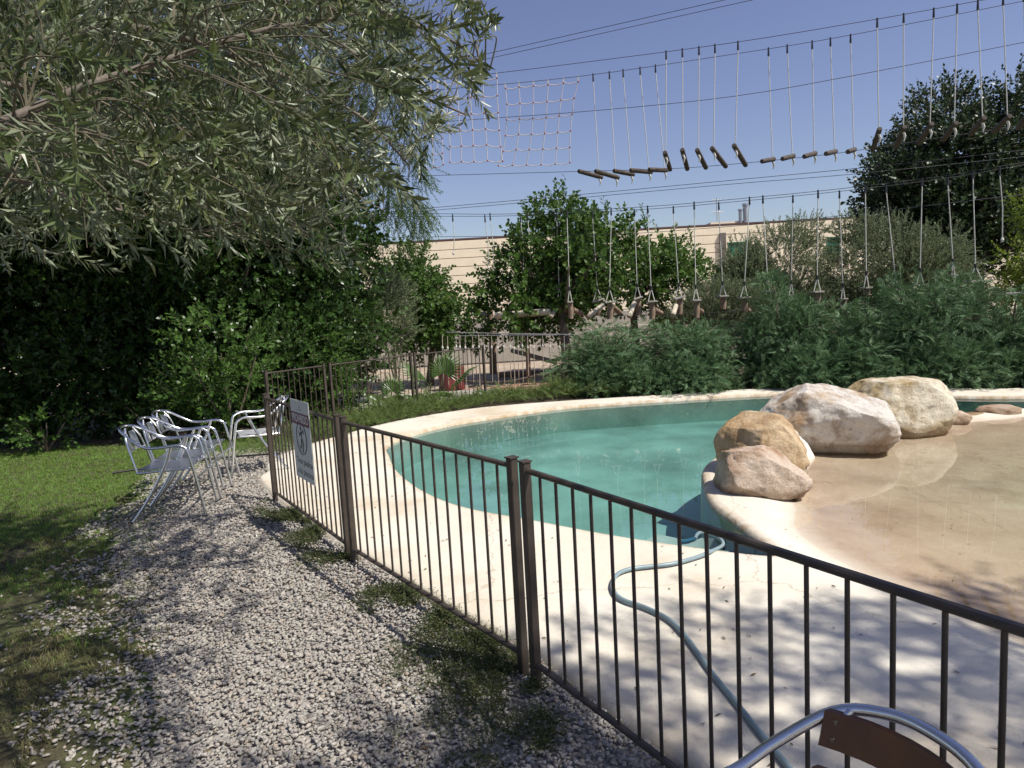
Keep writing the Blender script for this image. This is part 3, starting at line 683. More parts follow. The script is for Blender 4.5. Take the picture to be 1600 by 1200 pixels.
def crown(root, name, blobs, tm, mats, dens, scale=(0.8,1.2), droop=0.0, up=0.3, kind=True, rnd=0.45, **kw):
    p,d=crown_points(blobs,dens,**kw); n=len(p)
    ax=d+rng.normal(0,rnd,(n,3)); ax[:,2]+=up-droop
    V,T,mi=scatter(tm,p,ax,rng.uniform(*scale,n)); o=npmesh(name,V,T,mats,root,mi)
    return o
def limbs(root, base, top, r0, n, spread, mat, name='branch', seed=0, joined=False):
    base=Vector(base); top=Vector(top); rnd=random.Random(seed)
    h=(top-base).length
    tr=[base+ (top-base)*t + Vector((rnd.uniform(-1,1),rnd.uniform(-1,1),0))*h*0.02*(1 if 0<t<1 else 0) for t in (0,.25,.5,.75,1)]
    pts=catmull(tr,4); mb=MB(); m=len(pts); mb.tube(pts,[r0*(1.35-0.35*min(1,i/3)) *(1-0.45*i/m) for i in range(m)],10); mb.build('trunk',mat,root,smooth=True)
    for i in range(n):
        t=rnd.uniform(0.55,1.0); b=base+(top-base)*t; a=2*PI*i/n+rnd.uniform(-.4,.4)
        e=b+Vector((math.cos(a)*spread[0]*rnd.uniform(.6,1),math.sin(a)*spread[1]*rnd.uniform(.6,1),spread[2]*rnd.uniform(.4,1)))
        mid=(b+e)/2+Vector((0,0,-0.06*h)); c=catmull([b,mid,e],5); q=MB(); q.tube(c,[r0*0.5*(1-0.8*j/len(c)) for j in range(len(c))],7); q.build('branch',mat,root,smooth=True)
# ---------------------------------------------------------------- background trees
TM={}
TM['mul']=[spray(11,0.42,0.13,0.085,1.1,False,0.15,stemr=0.004) for _ in range(5)]
TM['laurel']=[spray(11,0.26,0.098,0.044,1.0,False,0.1,stemr=0.003) for _ in range(5)]
TM['small']=[spray(12,0.30,0.07,0.035,1.0,False,0.1,stemr=0.003) for _ in range(5)]
TM['olivefar']=[spray(20,0.30,0.07,0.018,0.75,False,0.0,True,stemr=0.0025) for _ in range(5)]
TM['pepper']=[spray(26,0.40,0.065,0.017,0.9,False,0.2,stemr=0.002) for _ in range(4)]
def tree(name,label,cat,base,top,r0,blobs,tm,mats,dens,nb=6,spread=(1,1,1),k=6,bark='bark',group=None,f=(0.3,0.5),**kw):
    root=empty(name,base); tag(root,label,cat,group)
    limbs(root,base,top,r0,nb,spread,M[bark],seed=len(name))
    crown(root,'crown',subblobs(blobs,k,f),tm,mats,dens,**kw); return root
# mulberry trees behind the pool
x,y=1.15,14.6
mg='leafy mulberry trees behind the pool'
tree('mulberry_tree','tall leafy green mulberry with pointed top shoots, its brown trunk showing left of the junipers','tree',(1.15,14.3,0),(1.3,15.4,2.4),0.12,
  [(0.9,15.6,2.3,1.5,1.2,1.15),(1.3,15.6,3.2,0.75,0.9,0.95),(0.25,15.4,1.7,1.1,1.0,0.85)],TM['mul'],[M['mulberry'],M['twig']],27,7,(1.4,1,1.2),7,group=mg,up=0.35,gap=0.40,gs=1.6)
tree('mulberry_tree','broad lower mulberry crown between the tall mulberry and the green shuttered window','tree',(3.1,16.6,0),(3.1,16.8,2.2),0.11,
  [(2.7,16.6,2.3,1.45,1.1,1.25),(3.9,16.9,1.9,1.25,1.0,1.05),(2.4,16.4,3.1,0.75,0.8,0.75)],TM['mul'],[M['mulberry'],M['twig']],24,7,(1.4,1,1),7,group=mg,up=0.35,gap=0.42,gs=1.6)
tree('young_tree','bright green young tree overhanging the yard between the hedge and the cream wall','tree',(-1.9,15.6,0),(-1.7,15.7,1.9),0.08,
  [(-1.95,15.6,1.9,0.95,0.9,1.0),(-1.4,15.4,1.3,0.9,0.8,0.6),(-2.3,15.7,2.6,0.6,0.6,0.6)],TM['mul'],[M['mulberry'],M['twig']],36,6,(.8,.8,.8),6,group=mg,up=0.1,gap=0.25,gs=1.8,scale=(.6,.95))
# slender shoots on the mulberry tops
for (px_,py_,yy,h_) in ((882,276,15.4,1.0),(832,312,15.5,0.6),(942,310,16.4,0.7),(1003,320,16.6,0.6),(862,300,15.6,.8),(1075,355,16.6,.6),(760,395,15.4,.5),(1110,405,16.6,.5)):
    tp=D(px_,py_,yy); root=[o_ for o_ in COL.objects if o_.name.startswith('mulberry_tree') and o_.parent is None][0 if yy<16 else 1]
    n=16; t=np.linspace(0,1,n); b=np.array([tp.x+.12,tp.y,tp.z-h_*1.1]); pos=b+(np.array([tp.x,tp.y,tp.z])-b)*t[:,None]
    a=rng.uniform(0,2*PI,n); ax=np.column_stack([np.cos(a)*.9,np.sin(a)*.9,np.full(n,.7)])
    V,T,mi=scatter(TM['mul'],pos,ax,0.55*(1.15-t*0.75)); npmesh('shoot',V,T,[M['mulberry'],M['twig']],root,mi)
og='grey green olive trees in front of the cream building'
o1=tree('olive_tree','round grey green olive tree right of the green shuttered window','tree',(6.6,16.5,0),(6.7,16.6,1.8),0.13,
  [(6.7,16.6,2.2,1.25,1.0,1.15),(5.8,16.4,1.6,1.0,0.9,0.8),(6.8,16.3,1.1,1.5,.8,.8)],TM['olivefar'],[M['olive_far'],M['twig']],70,6,(1,1,.8),9,'olive_bark',og,up=0.7,gap=0.2,gs=2,scale=(.8,1.3))
def dup(root,loc,rz,sc,label):
    r=root.copy(); COL.objects.link(r); r.location=loc; r.rotation_euler=(0,0,rz); r.scale=sc; r['label']=label
    for ch_ in list(root.children):
        c_=ch_.copy(); COL.objects.link(c_); c_.parent=r
    return r
dup(o1,(9.1,16.3,0),2.6,(1.12,1.0,1.0),'wide grey green olive tree in front of the big dark tree')
tree('olive_tree','small sparse olive tree half hidden behind the mulberry and the junipers','tree',(4.9,15.2,0),(4.9,15.2,1.0),0.08,
  [(4.7,15.2,1.35,1.0,.8,.6)],TM['olivefar'],[M['olive_far'],M['twig']],140,5,(.6,.6,.5),7,'olive_bark',og,up=0.7,gap=0.25,gs=2)
tree('dark_tree','big dark evergreen tree rising behind the log steps at the right','tree',(14.2,20.5,0),(14.2,20.5,4.2),0.25,
  [(12.3,20.0,2.8,1.7,1.6,2.3),(13.2,20.5,5.2,1.9,1.6,1.9),(15.3,20.3,5.2,2.2,1.6,2.0),(14.5,20.0,2.3,3.0,1.6,2.4),(11.5,20.0,4.3,1.0,1.0,1.0),(12.9,20,4.0,2.0,1.6,2.0)],TM['small'],[M['dark_tree'],M['twig']],17,8,(2.5,1,2),8,up=0.35,gap=0.1,gs=0.9,scale=(1.6,2.5))
tree('lime_green_tree','yellow green bright leaved tree at the right edge of the photo','tree',(13.0,15.5,0),(12.9,15.5,2.2),0.12,
  [(12.7,15.5,3.0,1.0,0.9,1.2),(12.3,15.3,1.7,1.1,0.9,0.8)],TM['small'],[M['lime'],M['twig']],60,5,(1,1,1),6,up=0.25,gap=0.25,gs=1.3)
# pepper tree curtain right of the hedge
def pepper():
    root=empty('pepper_tree',(-4.2,13.6,0)); tag(root,'pepper tree with thin drooping feathery foliage against the sky beside the cargo nets','tree')
    limbs(root,(-4.2,13.6,0),(-3.2,13.6,5.2),0.14,7,(1.8,1,1.6),M['bark'],seed=5)
    bl=[]
    for (px_,py_,r) in ((580,120,.8),(612,175,.55),(640,215,.3),(610,260,.6),(655,262,.22),(550,60,1.0),(640,310,.4),(664,205,.16),(655,335,.3),(600,330,.7)):
        p=D(px_,py_,13.2); bl.append((p.x,p.y,p.z,r,r*.8,r*1.2))
    crown(root,'crown',bl,TM['pepper'],[M['pepper'],M['twig']],42,droop=1.5,up=0,rnd=0.25,gap=0.3,gs=2.2)
pepper()
# laurel hedge wall at left: each tree on its own, left crowns with an added overhang to shade the foot
hg='dark glossy leaved laurel trees along the left'
labs=['dark glossy laurel mass at the far left edge behind the lawn','dark laurel tree behind the row of aluminium chairs','dark laurel tree with sunlit lower leaves behind the lone chair','laurel tree at the right end of the hedge, lit along its side']
TM['leafmass']=[spray(10,0.30,0.12,0.07,1.0,False,0.1,stemr=0) for _ in range(4)]
for i,(cx,cy) in enumerate([(-8.2,10.0),(-6.2,10.4),(-4.6,10.8),(-3.9,12.2)]):
    if i==1: dup(LR,(cx,cy+.5,0),.12,(1.0,1.0,1.04),labs[1]); continue
    root=empty('laurel_tree',(cx,cy+0.5,0)); tag(root,labs[i],'tree',hg)
    limbs(root,(cx,cy+.5,0),(cx,cy+.5,3.0),0.12,6,(1,.6,1.2),M['bark'],seed=i)
    up_=[(cx,cy+0.3,2.9,1.45,1.1,1.1),(cx+.5,cy+.4,4.3,1.2,1.1,1.2),(cx+1.0,cy-1.1,3.75,1.35,1.15,.75)] if i<2 else [(cx,cy+0.3,2.9,1.35,1.0,1.1),(cx+.5,cy+.4,4.3,1.2,1.1,1.2)] if i==2 else [(cx+0.2,cy,2.6,1.0,1.0,1.2),(cx,cy+.3,3.8,0.95,1.0,0.9)]
    lo_=[(cx,cy+0.25,1.2,1.5,0.75,1.25)]
    crown(root,'crown',subblobs(up_,7)+subblobs(lo_,6,(0.25,0.4)),TM['laurel'],[M['laurel'],M['twig']],62,up=0.2,gap=-.2,gs=1.3,inner=.3,scale=(.8,1.25))
    if i==0: LR=root
    crown(root,'inner_crown',[(cx,cy+.7,1.4,1.6,.5,1.5),(cx,cy+.9,3.2,1.7,.6,1.4)],TM['leafmass'],[M['laurel'],M['twig']],45,gap=-2,inner=.8,scale=(1,1.5))
# protruding bushes catching the sun
def bush(label, cx,cy,cz,rx,ry,rz,mat,dens,tm='laurel',name='laurel_bush',cat='bush',k=6,sc=(.8,1.2),**kw):
    root=empty(name,(cx,cy,0)); tag(root,label,cat)
    q=MB()
    for j in range(4):
        a=j*1.57+.3; q.tube([(cx,cy,0),(cx+math.cos(a)*rx*.3,cy+math.sin(a)*ry*.3,cz*.6),(cx+math.cos(a)*rx*.6,cy+math.sin(a)*ry*.6,cz+rz*.3)],[.02,.014,.006],6)
    q.build('stem',M['bark'],root)
    crown(root,'foliage',subblobs([(cx,cy,cz,rx,ry,rz)],k,(.35,.55)),TM[tm],[M[mat],M['twig']],dens,scale=sc,**kw)
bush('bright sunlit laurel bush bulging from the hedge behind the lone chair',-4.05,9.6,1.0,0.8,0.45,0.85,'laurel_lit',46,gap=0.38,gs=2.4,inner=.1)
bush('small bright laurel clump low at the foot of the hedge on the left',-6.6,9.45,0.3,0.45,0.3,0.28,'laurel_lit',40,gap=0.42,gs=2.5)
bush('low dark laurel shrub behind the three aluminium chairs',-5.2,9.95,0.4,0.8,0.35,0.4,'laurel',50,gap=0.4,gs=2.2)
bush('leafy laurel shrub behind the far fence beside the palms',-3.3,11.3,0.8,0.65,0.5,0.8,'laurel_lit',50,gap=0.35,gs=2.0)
bush('yellowish feathery shrub at the end of the hedge above the far fence',-2.75,12.9,1.1,0.5,0.5,1.0,'pepper',60,'pepper','feathery_shrub',up=0.8,gap=.2,gs=2,sc=(.4,.7))
bush('grey green wispy shrub beside the feathery one, in front of the young tree',-2.35,13.8,1.7,0.5,0.5,0.9,'olive_far',80,'olivefar','wispy_shrub',up=0.8,gap=.2,gs=2)
# tall dark tree behind the olive branches
tree('tall_dark_tree','tall dark tree filling the view behind the olive branches, top left','tree',(-7.5,14,0),(-7,14,6),0.25,
  [(-7.3,13.8,7.0,3.6,1.6,3.6),(-10.5,13.5,6.5,3.2,1.6,4),(-5.0,14.0,6.2,1.5,1.4,2.6),(-8.5,13.8,10.0,3.6,1.6,2.4)],TM['small'],[M['laurel'],M['twig']],10,8,(3,1,3),8,up=0.2,gap=0.1,gs=0.8,scale=(1.1,1.9))

# ---------------------------------------------------------------- junipers
TM['jun']=[fan(0.19,7,0.105,0.0070,rng.uniform(.3,.8)) for _ in range(6)]
TM['cov']=[fan(0.22,7,0.075,0.0035,0.1) for _ in range(4)]
def jun_proto(kind, rx, ry, h, nplume, seed):
    """meshes of one shrub: separate plumes, arching out, with dark gaps between them"""
    rr=np.random.default_rng(seed); q=MB(); P_=[];A_=[];S_=[]
    for j in range(nplume):
        a=2*PI*(j*0.618)+rr.normal(0,.25); el=math.asin(((j+.5)/nplume)**(.8 if kind=='tall' else 1.2)); L=rr.uniform(.72,1.12)
        tip=np.array([math.cos(a)*math.cos(el)**.7*rx*L,math.sin(a)*math.cos(el)**.7*ry*L,0.08+math.sin(el)*h*L]); b=np.zeros(3); mid=tip*np.array([.3,.3,.8])
        pts=catmull([(0,0,0),tuple(mid),tuple(tip)],5); q.tube(pts,[.022*(1-.85*i/len(pts)) for i in range(len(pts))],5)
        k=int(rr.uniform(90,135)); t=rr.uniform(0.35,1.0,k)**.8
        bez=2*(t*(1-t))[:,None]*(mid*1.15)+(t**2)[:,None]*tip
        tang=(tip-mid)/np.linalg.norm(tip-mid); lat=np.cross(tang,[0,0,1]); lat/=max(1e-4,np.linalg.norm(lat)); upn=np.cross(lat,tang)
        u=rr.normal(0,1,k); wv=rr.normal(0,1,k); wid=(0.24*np.sin(np.clip(t,0,1)*2.6)+0.03)*rr.uniform(.8,1.15)
        off=lat*(u*wid)[:,None]+upn*(wv*wid*.42)[:,None]; P_.append(bez+off)
        A_.append(tang*0.45+lat*(u*.85)[:,None]+upn*(wv*.5+.3)[:,None]+rr.normal(0,.38,(k,3))); S_.append(rr.uniform(.6,1.1,k))
    p=np.concatenate(P_);a_=np.concatenate(A_);s_=np.concatenate(S_); ok=p[:,2]>0.02
    V,T,mi=scatter(TM['jun'],p[ok],a_[ok],s_[ok],roll=rng.normal(0,0.7,ok.sum()))
    kk=260; u=rr.normal(size=(kk,3)); u/=np.linalg.norm(u,axis=1,keepdims=True); u[:,2]=abs(u[:,2]); pi_=u*rr.uniform(.3,.62,(kk,1))*np.array([rx,ry,h])+[0,0,.03]
    V2,T2,_=scatter(TM['jun'],pi_,u+rr.normal(0,.5,(kk,3)),rr.uniform(1.1,1.7,kk)); 
    return V,T,V2,T2,q
JP={}
for nm,args in {'a':('tall',1.15,.95,1.45,26,1),'b':('tall',1.15,.95,1.45,24,2),'c':('tall',1.15,.95,1.45,26,3),'s':('low',1.05,.45,.5,18,4)}.items(): JP[nm]=[jun_proto(*args),None]
def juniper(label,cx,cy,h,rx,ry,pk,rz=0.,fresh=False):
    root=empty('juniper_shrub',(cx,cy,0),rz); tag(root,label,'shrub','junipers along the far side of the pool')
    pr,ms=JP[pk]; base={'s':(1.05,.45,.5)}.get(pk,(1.15,.95,1.45)); root.scale=(rx/base[0],ry/base[1],h/base[2])
    if ms is None:
        V,T,V2,T2,q=pr; o1=npmesh('foliage',V,T,[M['juniper']]); o2=npmesh('inner_foliage',V2,T2,[M['juniper']]); o3=q.build('stem',M['bark'],None); o1.parent=o2.parent=o3.parent=root; JP[pk][1]=(o1.data,o2.data,o3.data)
    else:
        for nm,me in zip(('foliage','inner_foliage','stem'),ms): link(nm,me,None,root)
    if fresh:
        f=root.children[0]; me=f.data.copy(); me.materials[0]=M['juniper2']; f.data=me
J=[('spreading juniper at the left end of the row, nearest the brown tree trunk',1.95,12.9,1.15,1.35,0.95,'a',.3),
 ('rounded blue green juniper second from the left end of the row',3.55,12.7,1.2,1.15,0.95,'b',1.9),
 ('juniper with a raised tip at the left of the white boulder',4.95,12.4,1.75,.95,.9,'c',.2),
 ('juniper rising behind the white boulder',6.05,12.0,1.3,1.15,1.0,'a',2.4),
 ('tall juniper with an arching crest behind the cream boulder',7.2,11.7,1.85,1.05,1.0,'b',4.2),
 ('dense dark juniper right of the cream boulder',8.3,11.2,1.3,1.1,1.0,'c',1.3),
 ('tall pale tipped juniper second from the right edge',9.3,10.8,1.55,1.1,1.0,'a',5.0),
 ('juniper with long upright plume at the right edge of the photo',10.3,10.3,1.65,1.2,1.0,'b',.9),
 ('low juniper skirt hanging over the deck behind the deep pool',3.1,12.0,0.5,1.0,0.5,'s',0),
 ('low juniper skirt behind the two biggest boulders',5.4,11.5,0.6,1.2,0.5,'s',3.1),
 ('low juniper skirt at the right edge over the dark water',8.7,10.25,0.65,1.3,0.5,'s',-.45),
 ('low juniper skirt at the left, between the brown trunk and the deck',1.9,12.35,0.5,1.0,0.4,'s',2.9),
 ('low juniper skirt under the tall junipers right of the cream boulder',7.15,10.95,0.6,1.15,0.5,'s',-.3),
 ('dark juniper filling in behind the white boulder, farther back',5.6,12.9,1.2,1.3,.8,'b',3.3),
 ('dark juniper filling in behind the tall ones in the middle',7.7,12.4,1.15,1.4,.8,'c',2.2),
 ('dark juniper filling in behind at the right',9.8,11.7,1.15,1.4,.8,'a',3.6)]
for lb,cx,cy,h,rx,ry,pk,rz in J: juniper(lb,cx,cy,h,rx,ry,pk,rz,'pale' in lb)
def cover():
    # prostrate carpet between the deck edge and the far fence
    N=3600; t=rng.random(N); path=[(-2.9,9.5),(-2.3,10.3),(-1.55,11.0),(-.5,11.9),(.6,12.25),(1.6,12.3),(2.6,12.2)]
    c=np.array([tuple(p)[:2] for p in catmull([(a,b,0) for a,b in path],20)]); idx=(t*(len(c)-1)).astype(int); p=c[idx]+rng.normal(0,[0.26,0.2],(N,2))
    p=p[sdist(p,DECK)<0.0]; n=len(p)
    h=np.array([max(0,nval(a,b,1.8,7))*0.3 for a,b in p])+np.clip(-sdist(p,DECK),0,.3)*0.35
    z=rng.uniform(0,1,n)*h
    ax=np.column_stack([rng.normal(0,.7,n),rng.normal(-.4,.6,n),rng.uniform(.25,.9,n)])
    V,T,mi=scatter(TM['cov'],np.column_stack([p,z]),ax,rng.uniform(.7,1.4,n)); o=npmesh('ground_cover',V,T,[M['cover']]); tag(o,'low green creeping juniper carpet between the cream deck and the far fence','ground cover',kind='stuff')
    # weeds at the lawn end by the lone chair
    N=900; p=np.column_stack([rng.uniform(-3.6,-2.3,N),rng.uniform(8.4,9.9,N)]); p=p[sdist(p,DECK)<0]; n=len(p)
    ax=np.column_stack([rng.normal(0,.7,n),rng.normal(0,.6,n),rng.uniform(.3,.9,n)])
    V,T,mi=scatter(TM['cov'],np.column_stack([p,np.zeros(n)]),ax,rng.uniform(.4,.8,n)); o=npmesh('low_plants',V,T,[M['cover']]); tag(o,'low green plants at the left tip of the pool deck','ground cover',kind='stuff')
    # dry litter under the trees
cover()
# fan palms
def fan_palm(label, base, leaves):
    root=empty('fan_palm',base); tag(root,label,'palm','small fan palms behind the far fence')
    for (az,el,stem,R,nf) in leaves:
        b=Vector(base); d=Vector((math.cos(az)*math.cos(el),math.sin(az)*math.cos(el),math.sin(el))); c=b+d*stem
        lf=MB(); side=d.cross(Vector((0,0,1))).normalized(); nn=side.cross(d)
        lf.tube([b,b+d*stem*.5+Vector((0,0,.02)),c],[.008,.006,.005],5)
        # blade faces: the palmate fingers
        for k in range(nf):
            a=-2.1+4.2*k/(nf-1); dd=(d*math.cos(a)+side*math.sin(a)); L=R*(1-.12*abs(a))
            perp=(side*math.cos(a)-d*math.sin(a)); tip=c+dd*L+nn*(-0.12*L); mid=c+dd*L*.55+nn*0.03
            w_=L*.52*4.2/nf*.55
            lf.add([c,mid+perp*w_,mid+nn*.012,mid-perp*w_,tip],[(0,1,2),(0,2,3),(1,4,2),(2,4,3)])
        lf.build('palm_leaf',M['palm'],root)
fan_palm('small bright fan palm low behind the far fence, left of the other palm',(-2.1,11.6,0),[(2.6,.5,.3,.36,20),(0.3,.4,.35,.38,20),(-1.2,.6,.3,.36,20),(4.0,.3,.32,.33,18),(1.5,1.2,.35,.34,18)])
fan_palm('larger dark fan palm with a wide round leaf, behind the far fence post',(-1.35,12.2,0),[(2.9,.9,.6,.5,24),(-0.1,.75,.55,.52,26),(1.2,1.1,.6,.5,24),(-1.4,.4,.4,.42,20),(3.6,.3,.4,.4,20)])
#@@BUILT
# ================================================================ cream building
BY=40.0
def bx_(px,py): return D(px,py,BY)
def building():
    L=bx_(560,385).x; R=bx_(1700,330).x; top=5.75
    root=empty('apartment_building',(0,BY,0)); tag(root,'long cream brick building with flat roof and green roller shutters behind the trees','building')
    core=MB(); core.box(((L+R)/2,BY+5,top/2-.06),(R-L,9.8,top-.1)); core.build('wall',M['joint'],root)
    h=0.50; z=top-0.05; wins=[(1138,1172,378,408),(1292,1312,371,400),(985,1013,388,412),(708,716,500,510)]
    W=[]
    for a,b,c,d in wins[:3]: W.append((bx_(a,c).x,bx_(b,c).x,bx_((a+b)/2,d).z,bx_((a+b)/2,c).z))
    pw=4.0; row=0
    while z>0.2:
        zb=z-h+.035; x=L+ (row%2)*pw*.0
        while x<R:
            x0=x;x1=min(R,x+pw)
            segs=[(x0,x1)]
            for (wa,wb,wc,wd) in W:
                if zb<wd-0.02 and z>wc+0.02:
                    ns=[]
                    for a,b in segs:
                        if b<=wa or a>=wb: ns.append((a,b))
                        else:
                            if a<wa: ns.append((a,wa))
                            if b>wb: ns.append((wb,b))
                    segs=ns
            for a,b in segs:
                if b-a>.02:
                    q=MB(); q.box(((a+b)/2,BY+.06,(z+zb)/2),(b-a-.003,.12,z-zb)); q.build('wall_panel',M['wallpanel'],root)
            x+=pw
        z-=h; row+=1
    for (wa,wb,wc,wd) in W:
        f=MB(); 
        for c,s in ((((wa+wb)/2,BY+.03,wd-.02),(wb-wa,.14,.04)),(((wa+wb)/2,BY+.03,wc+.02),(wb-wa,.14,.04)),((wa+.02,BY+.03,(wc+wd)/2),(.04,.14,wd-wc-.08)),((wb-.02,BY+.03,(wc+wd)/2),(.04,.14,wd-wc-.08))): f.box(c,s)
        wo=f.build('window',M['shutter'],root)
        k=12
        for i in range(k):
            zz=wc+.04+(wd-wc-.08)*(i+.5)/k; s=MB(); s.box(((wa+wb)/2,BY+.05,zz),(wb-wa-.09,.03,(wd-wc-.08)/k-.012)); s.build('shutter_slat',M['shutter'],wo)
    q=MB(); q.box(((L+R)/2,BY+5,top+.03),(R-L+.02,10.02,.10)); q.build('roof_edge',M['roofedge'],root)
    p=bx_(1129,390); q=MB(); q.box((p.x,BY-.08,2.6),(.34,.14,5.4)); q.build('downpipe',M['pipe'],root)
    a=bx_(1150,347); q=MB(); q.box((a.x,BY+2,top+.2),(2.2,1.5,.25)); q.build('roof_kerb',M['wallpanel'],root)
    for px_,hh,r in ((1168,1.0,.1),(1176,1.3,.13)):
        a=bx_(px_,347); q=MB(); q.tube([(a.x,BY+1.2,top+.05),(a.x,BY+1.2,top+.05+hh*.85)],r,10); q.tube([(a.x,BY+1.2,top+.05+hh*.86),(a.x,BY+1.2,top+hh)],r*1.35,10); q.build('chimney_pipe',M['greymetal'],root)
    a=bx_(1132,347); an=empty('antenna',(a.x,BY+1.4,top+.1)); tag(an,'thin television aerial on the roof of the cream building','antenna')
    q=MB(); q.tube([(a.x,BY+1.4,top+.1),(a.x,BY+1.4,top+1.75)],.02,6); q.build('mast',M['greymetal'],an)
    for zz,w_ in ((1.65,.5),(1.45,.35),(.95,.65),(.85,.4)):
        q=MB(); q.tube([(a.x-w_*.5,BY+1.4,top+zz),(a.x+w_*.6,BY+1.4,top+zz)],.014,5)
        for e in np.linspace(-.4,.5,6): q.tube([(a.x+w_*e,BY+1.2,top+zz),(a.x+w_*e,BY+1.6,top+zz)],.008,4)
        q.build('crossbar',M['greymetal'],an)
building()
def yard():
    # low garden wall behind the yard with panels
    root=empty('garden_wall',(0,21,0)); tag(root,'low grey panelled garden wall behind the sandy yard','wall')
    for i in range(8):
        for j in range(3):
            q=MB(); q.box((-6+i*1.9,21,0.24+j*.46),(1.88,.12,.44),bev=.01); q.build('wall_panel',M['gwall'],root)
    # raised planting bank
    q=MB(); pts=[D(800,548,16.5),D(868,566,15.3)]; q.tube(pts,.055,8); o=q.build('slanted_beam',M['board']); tag(o,'slanted grey timber beam lying in the yard behind the fence','beam')
    q=MB(); q.tube([(-0.3,16.2,.07),(1.8,16.0,.07)],.07,9); o=q.build('border_log',M['log']); tag(o,'horizontal log edging the sandy bed behind the fence','log')
    q=MB(); bx=D(704,568,14.4); q.box((bx.x,14.4,.24),(.42,.4,.52),Matrix.Rotation(.5,3,'Z'),bev=.02); o=q.build('red_box',M['red']); tag(o,'dark red wooden box behind the larger fan palm','box')
    # two more posts
    gp='weathered wooden posts in the sandy yard'
    for (px_,yb,h_,r,lb) in ((705,16.5,1.6,.05,'thin wooden post left of the brown tree trunks, near the red box'),(772,17.5,1.7,.09,'thick dark trunk like post in the middle of the yard'),(826,15.0,1.15,.05,'slim post where the slanted beam starts')):
        b=D(px_,600,yb); q=MB(); q.tube([(b.x,yb,-.03),(b.x+.02,yb,h_*.5),(b.x,yb,h_)],[r*1.1,r,r*.9],8); o=q.build('wooden_post',M['log'],smooth=50); tag(o,lb,'post',gp)
yard()

# ================================================================ metal pool fence
FH=0.97
def fence_panel(label,a,b,nb,posts=(1,1),group='brown metal fence panels round the pool'):
    a=Vector((*a,0)); b=Vector((*b,0)); L=(b-a).length; d=(b-a)/L; ang=math.atan2(d.y,d.x); R=Matrix.Rotation(ang,3,'Z')
    root=empty('fence_panel',a); tag(root,label,'fence',group)
    pm=None
    for t,on in ((0,posts[0]),(L,posts[1])):
        if not on: continue
        q=MB(); p=a+d*t; q.box((p.x,p.y,FH/2+.005),(.040,.040,FH+.03),R,bev=.004); q.build('post',M['fence'],root)
        q=MB(); q.box((p.x,p.y,FH+.0225),(.048,.048,.006),R); q.build('post_cap',M['fence'],root)
    for z in (FH-.016,.085):
        q=MB(); m=a+d*(L/2); q.box((m.x,m.y,z),(L-.042,.028,.021),R,bev=.006); q.build('rail',M['fence'],root)
    me=None
    for i in range(nb):
        t=L*(i+1)/(nb+1); p=a+d*t
        if me is None:
            q=MB(); q.tube([(0,0,.096),(0,0,FH-.0270)],.0068,8); o=q.build('bar',M['fence'],root,smooth=50,local=True); me=o.data
        else: o=link('bar',me,None,root)
        o.location=p-a
    return root,a,d,L,R
FA=fence_panel('fence panel carrying the white warning sign',(-2.24,6.12),(-1.195,4.54),17)
FB=fence_panel('middle fence panel between the sign panel and the nearest panel',(-1.13,4.44),(-.02,2.92),15)
FC=fence_panel('nearest fence panel running out of the picture at the lower right',(.035,2.83),(1.02,1.20),16)
fence_panel('short far fence panel starting behind the sign post',(-3.3,9.1),(-2.76,9.98),10)
fence_panel('far fence panel in front of the bright small palm',(-2.69,10.06),(-1.68,11.4),16)
fence_panel('farthest fence panel in front of the larger palm and the yard',(-1.62,11.44),(-.5,12.5),15)
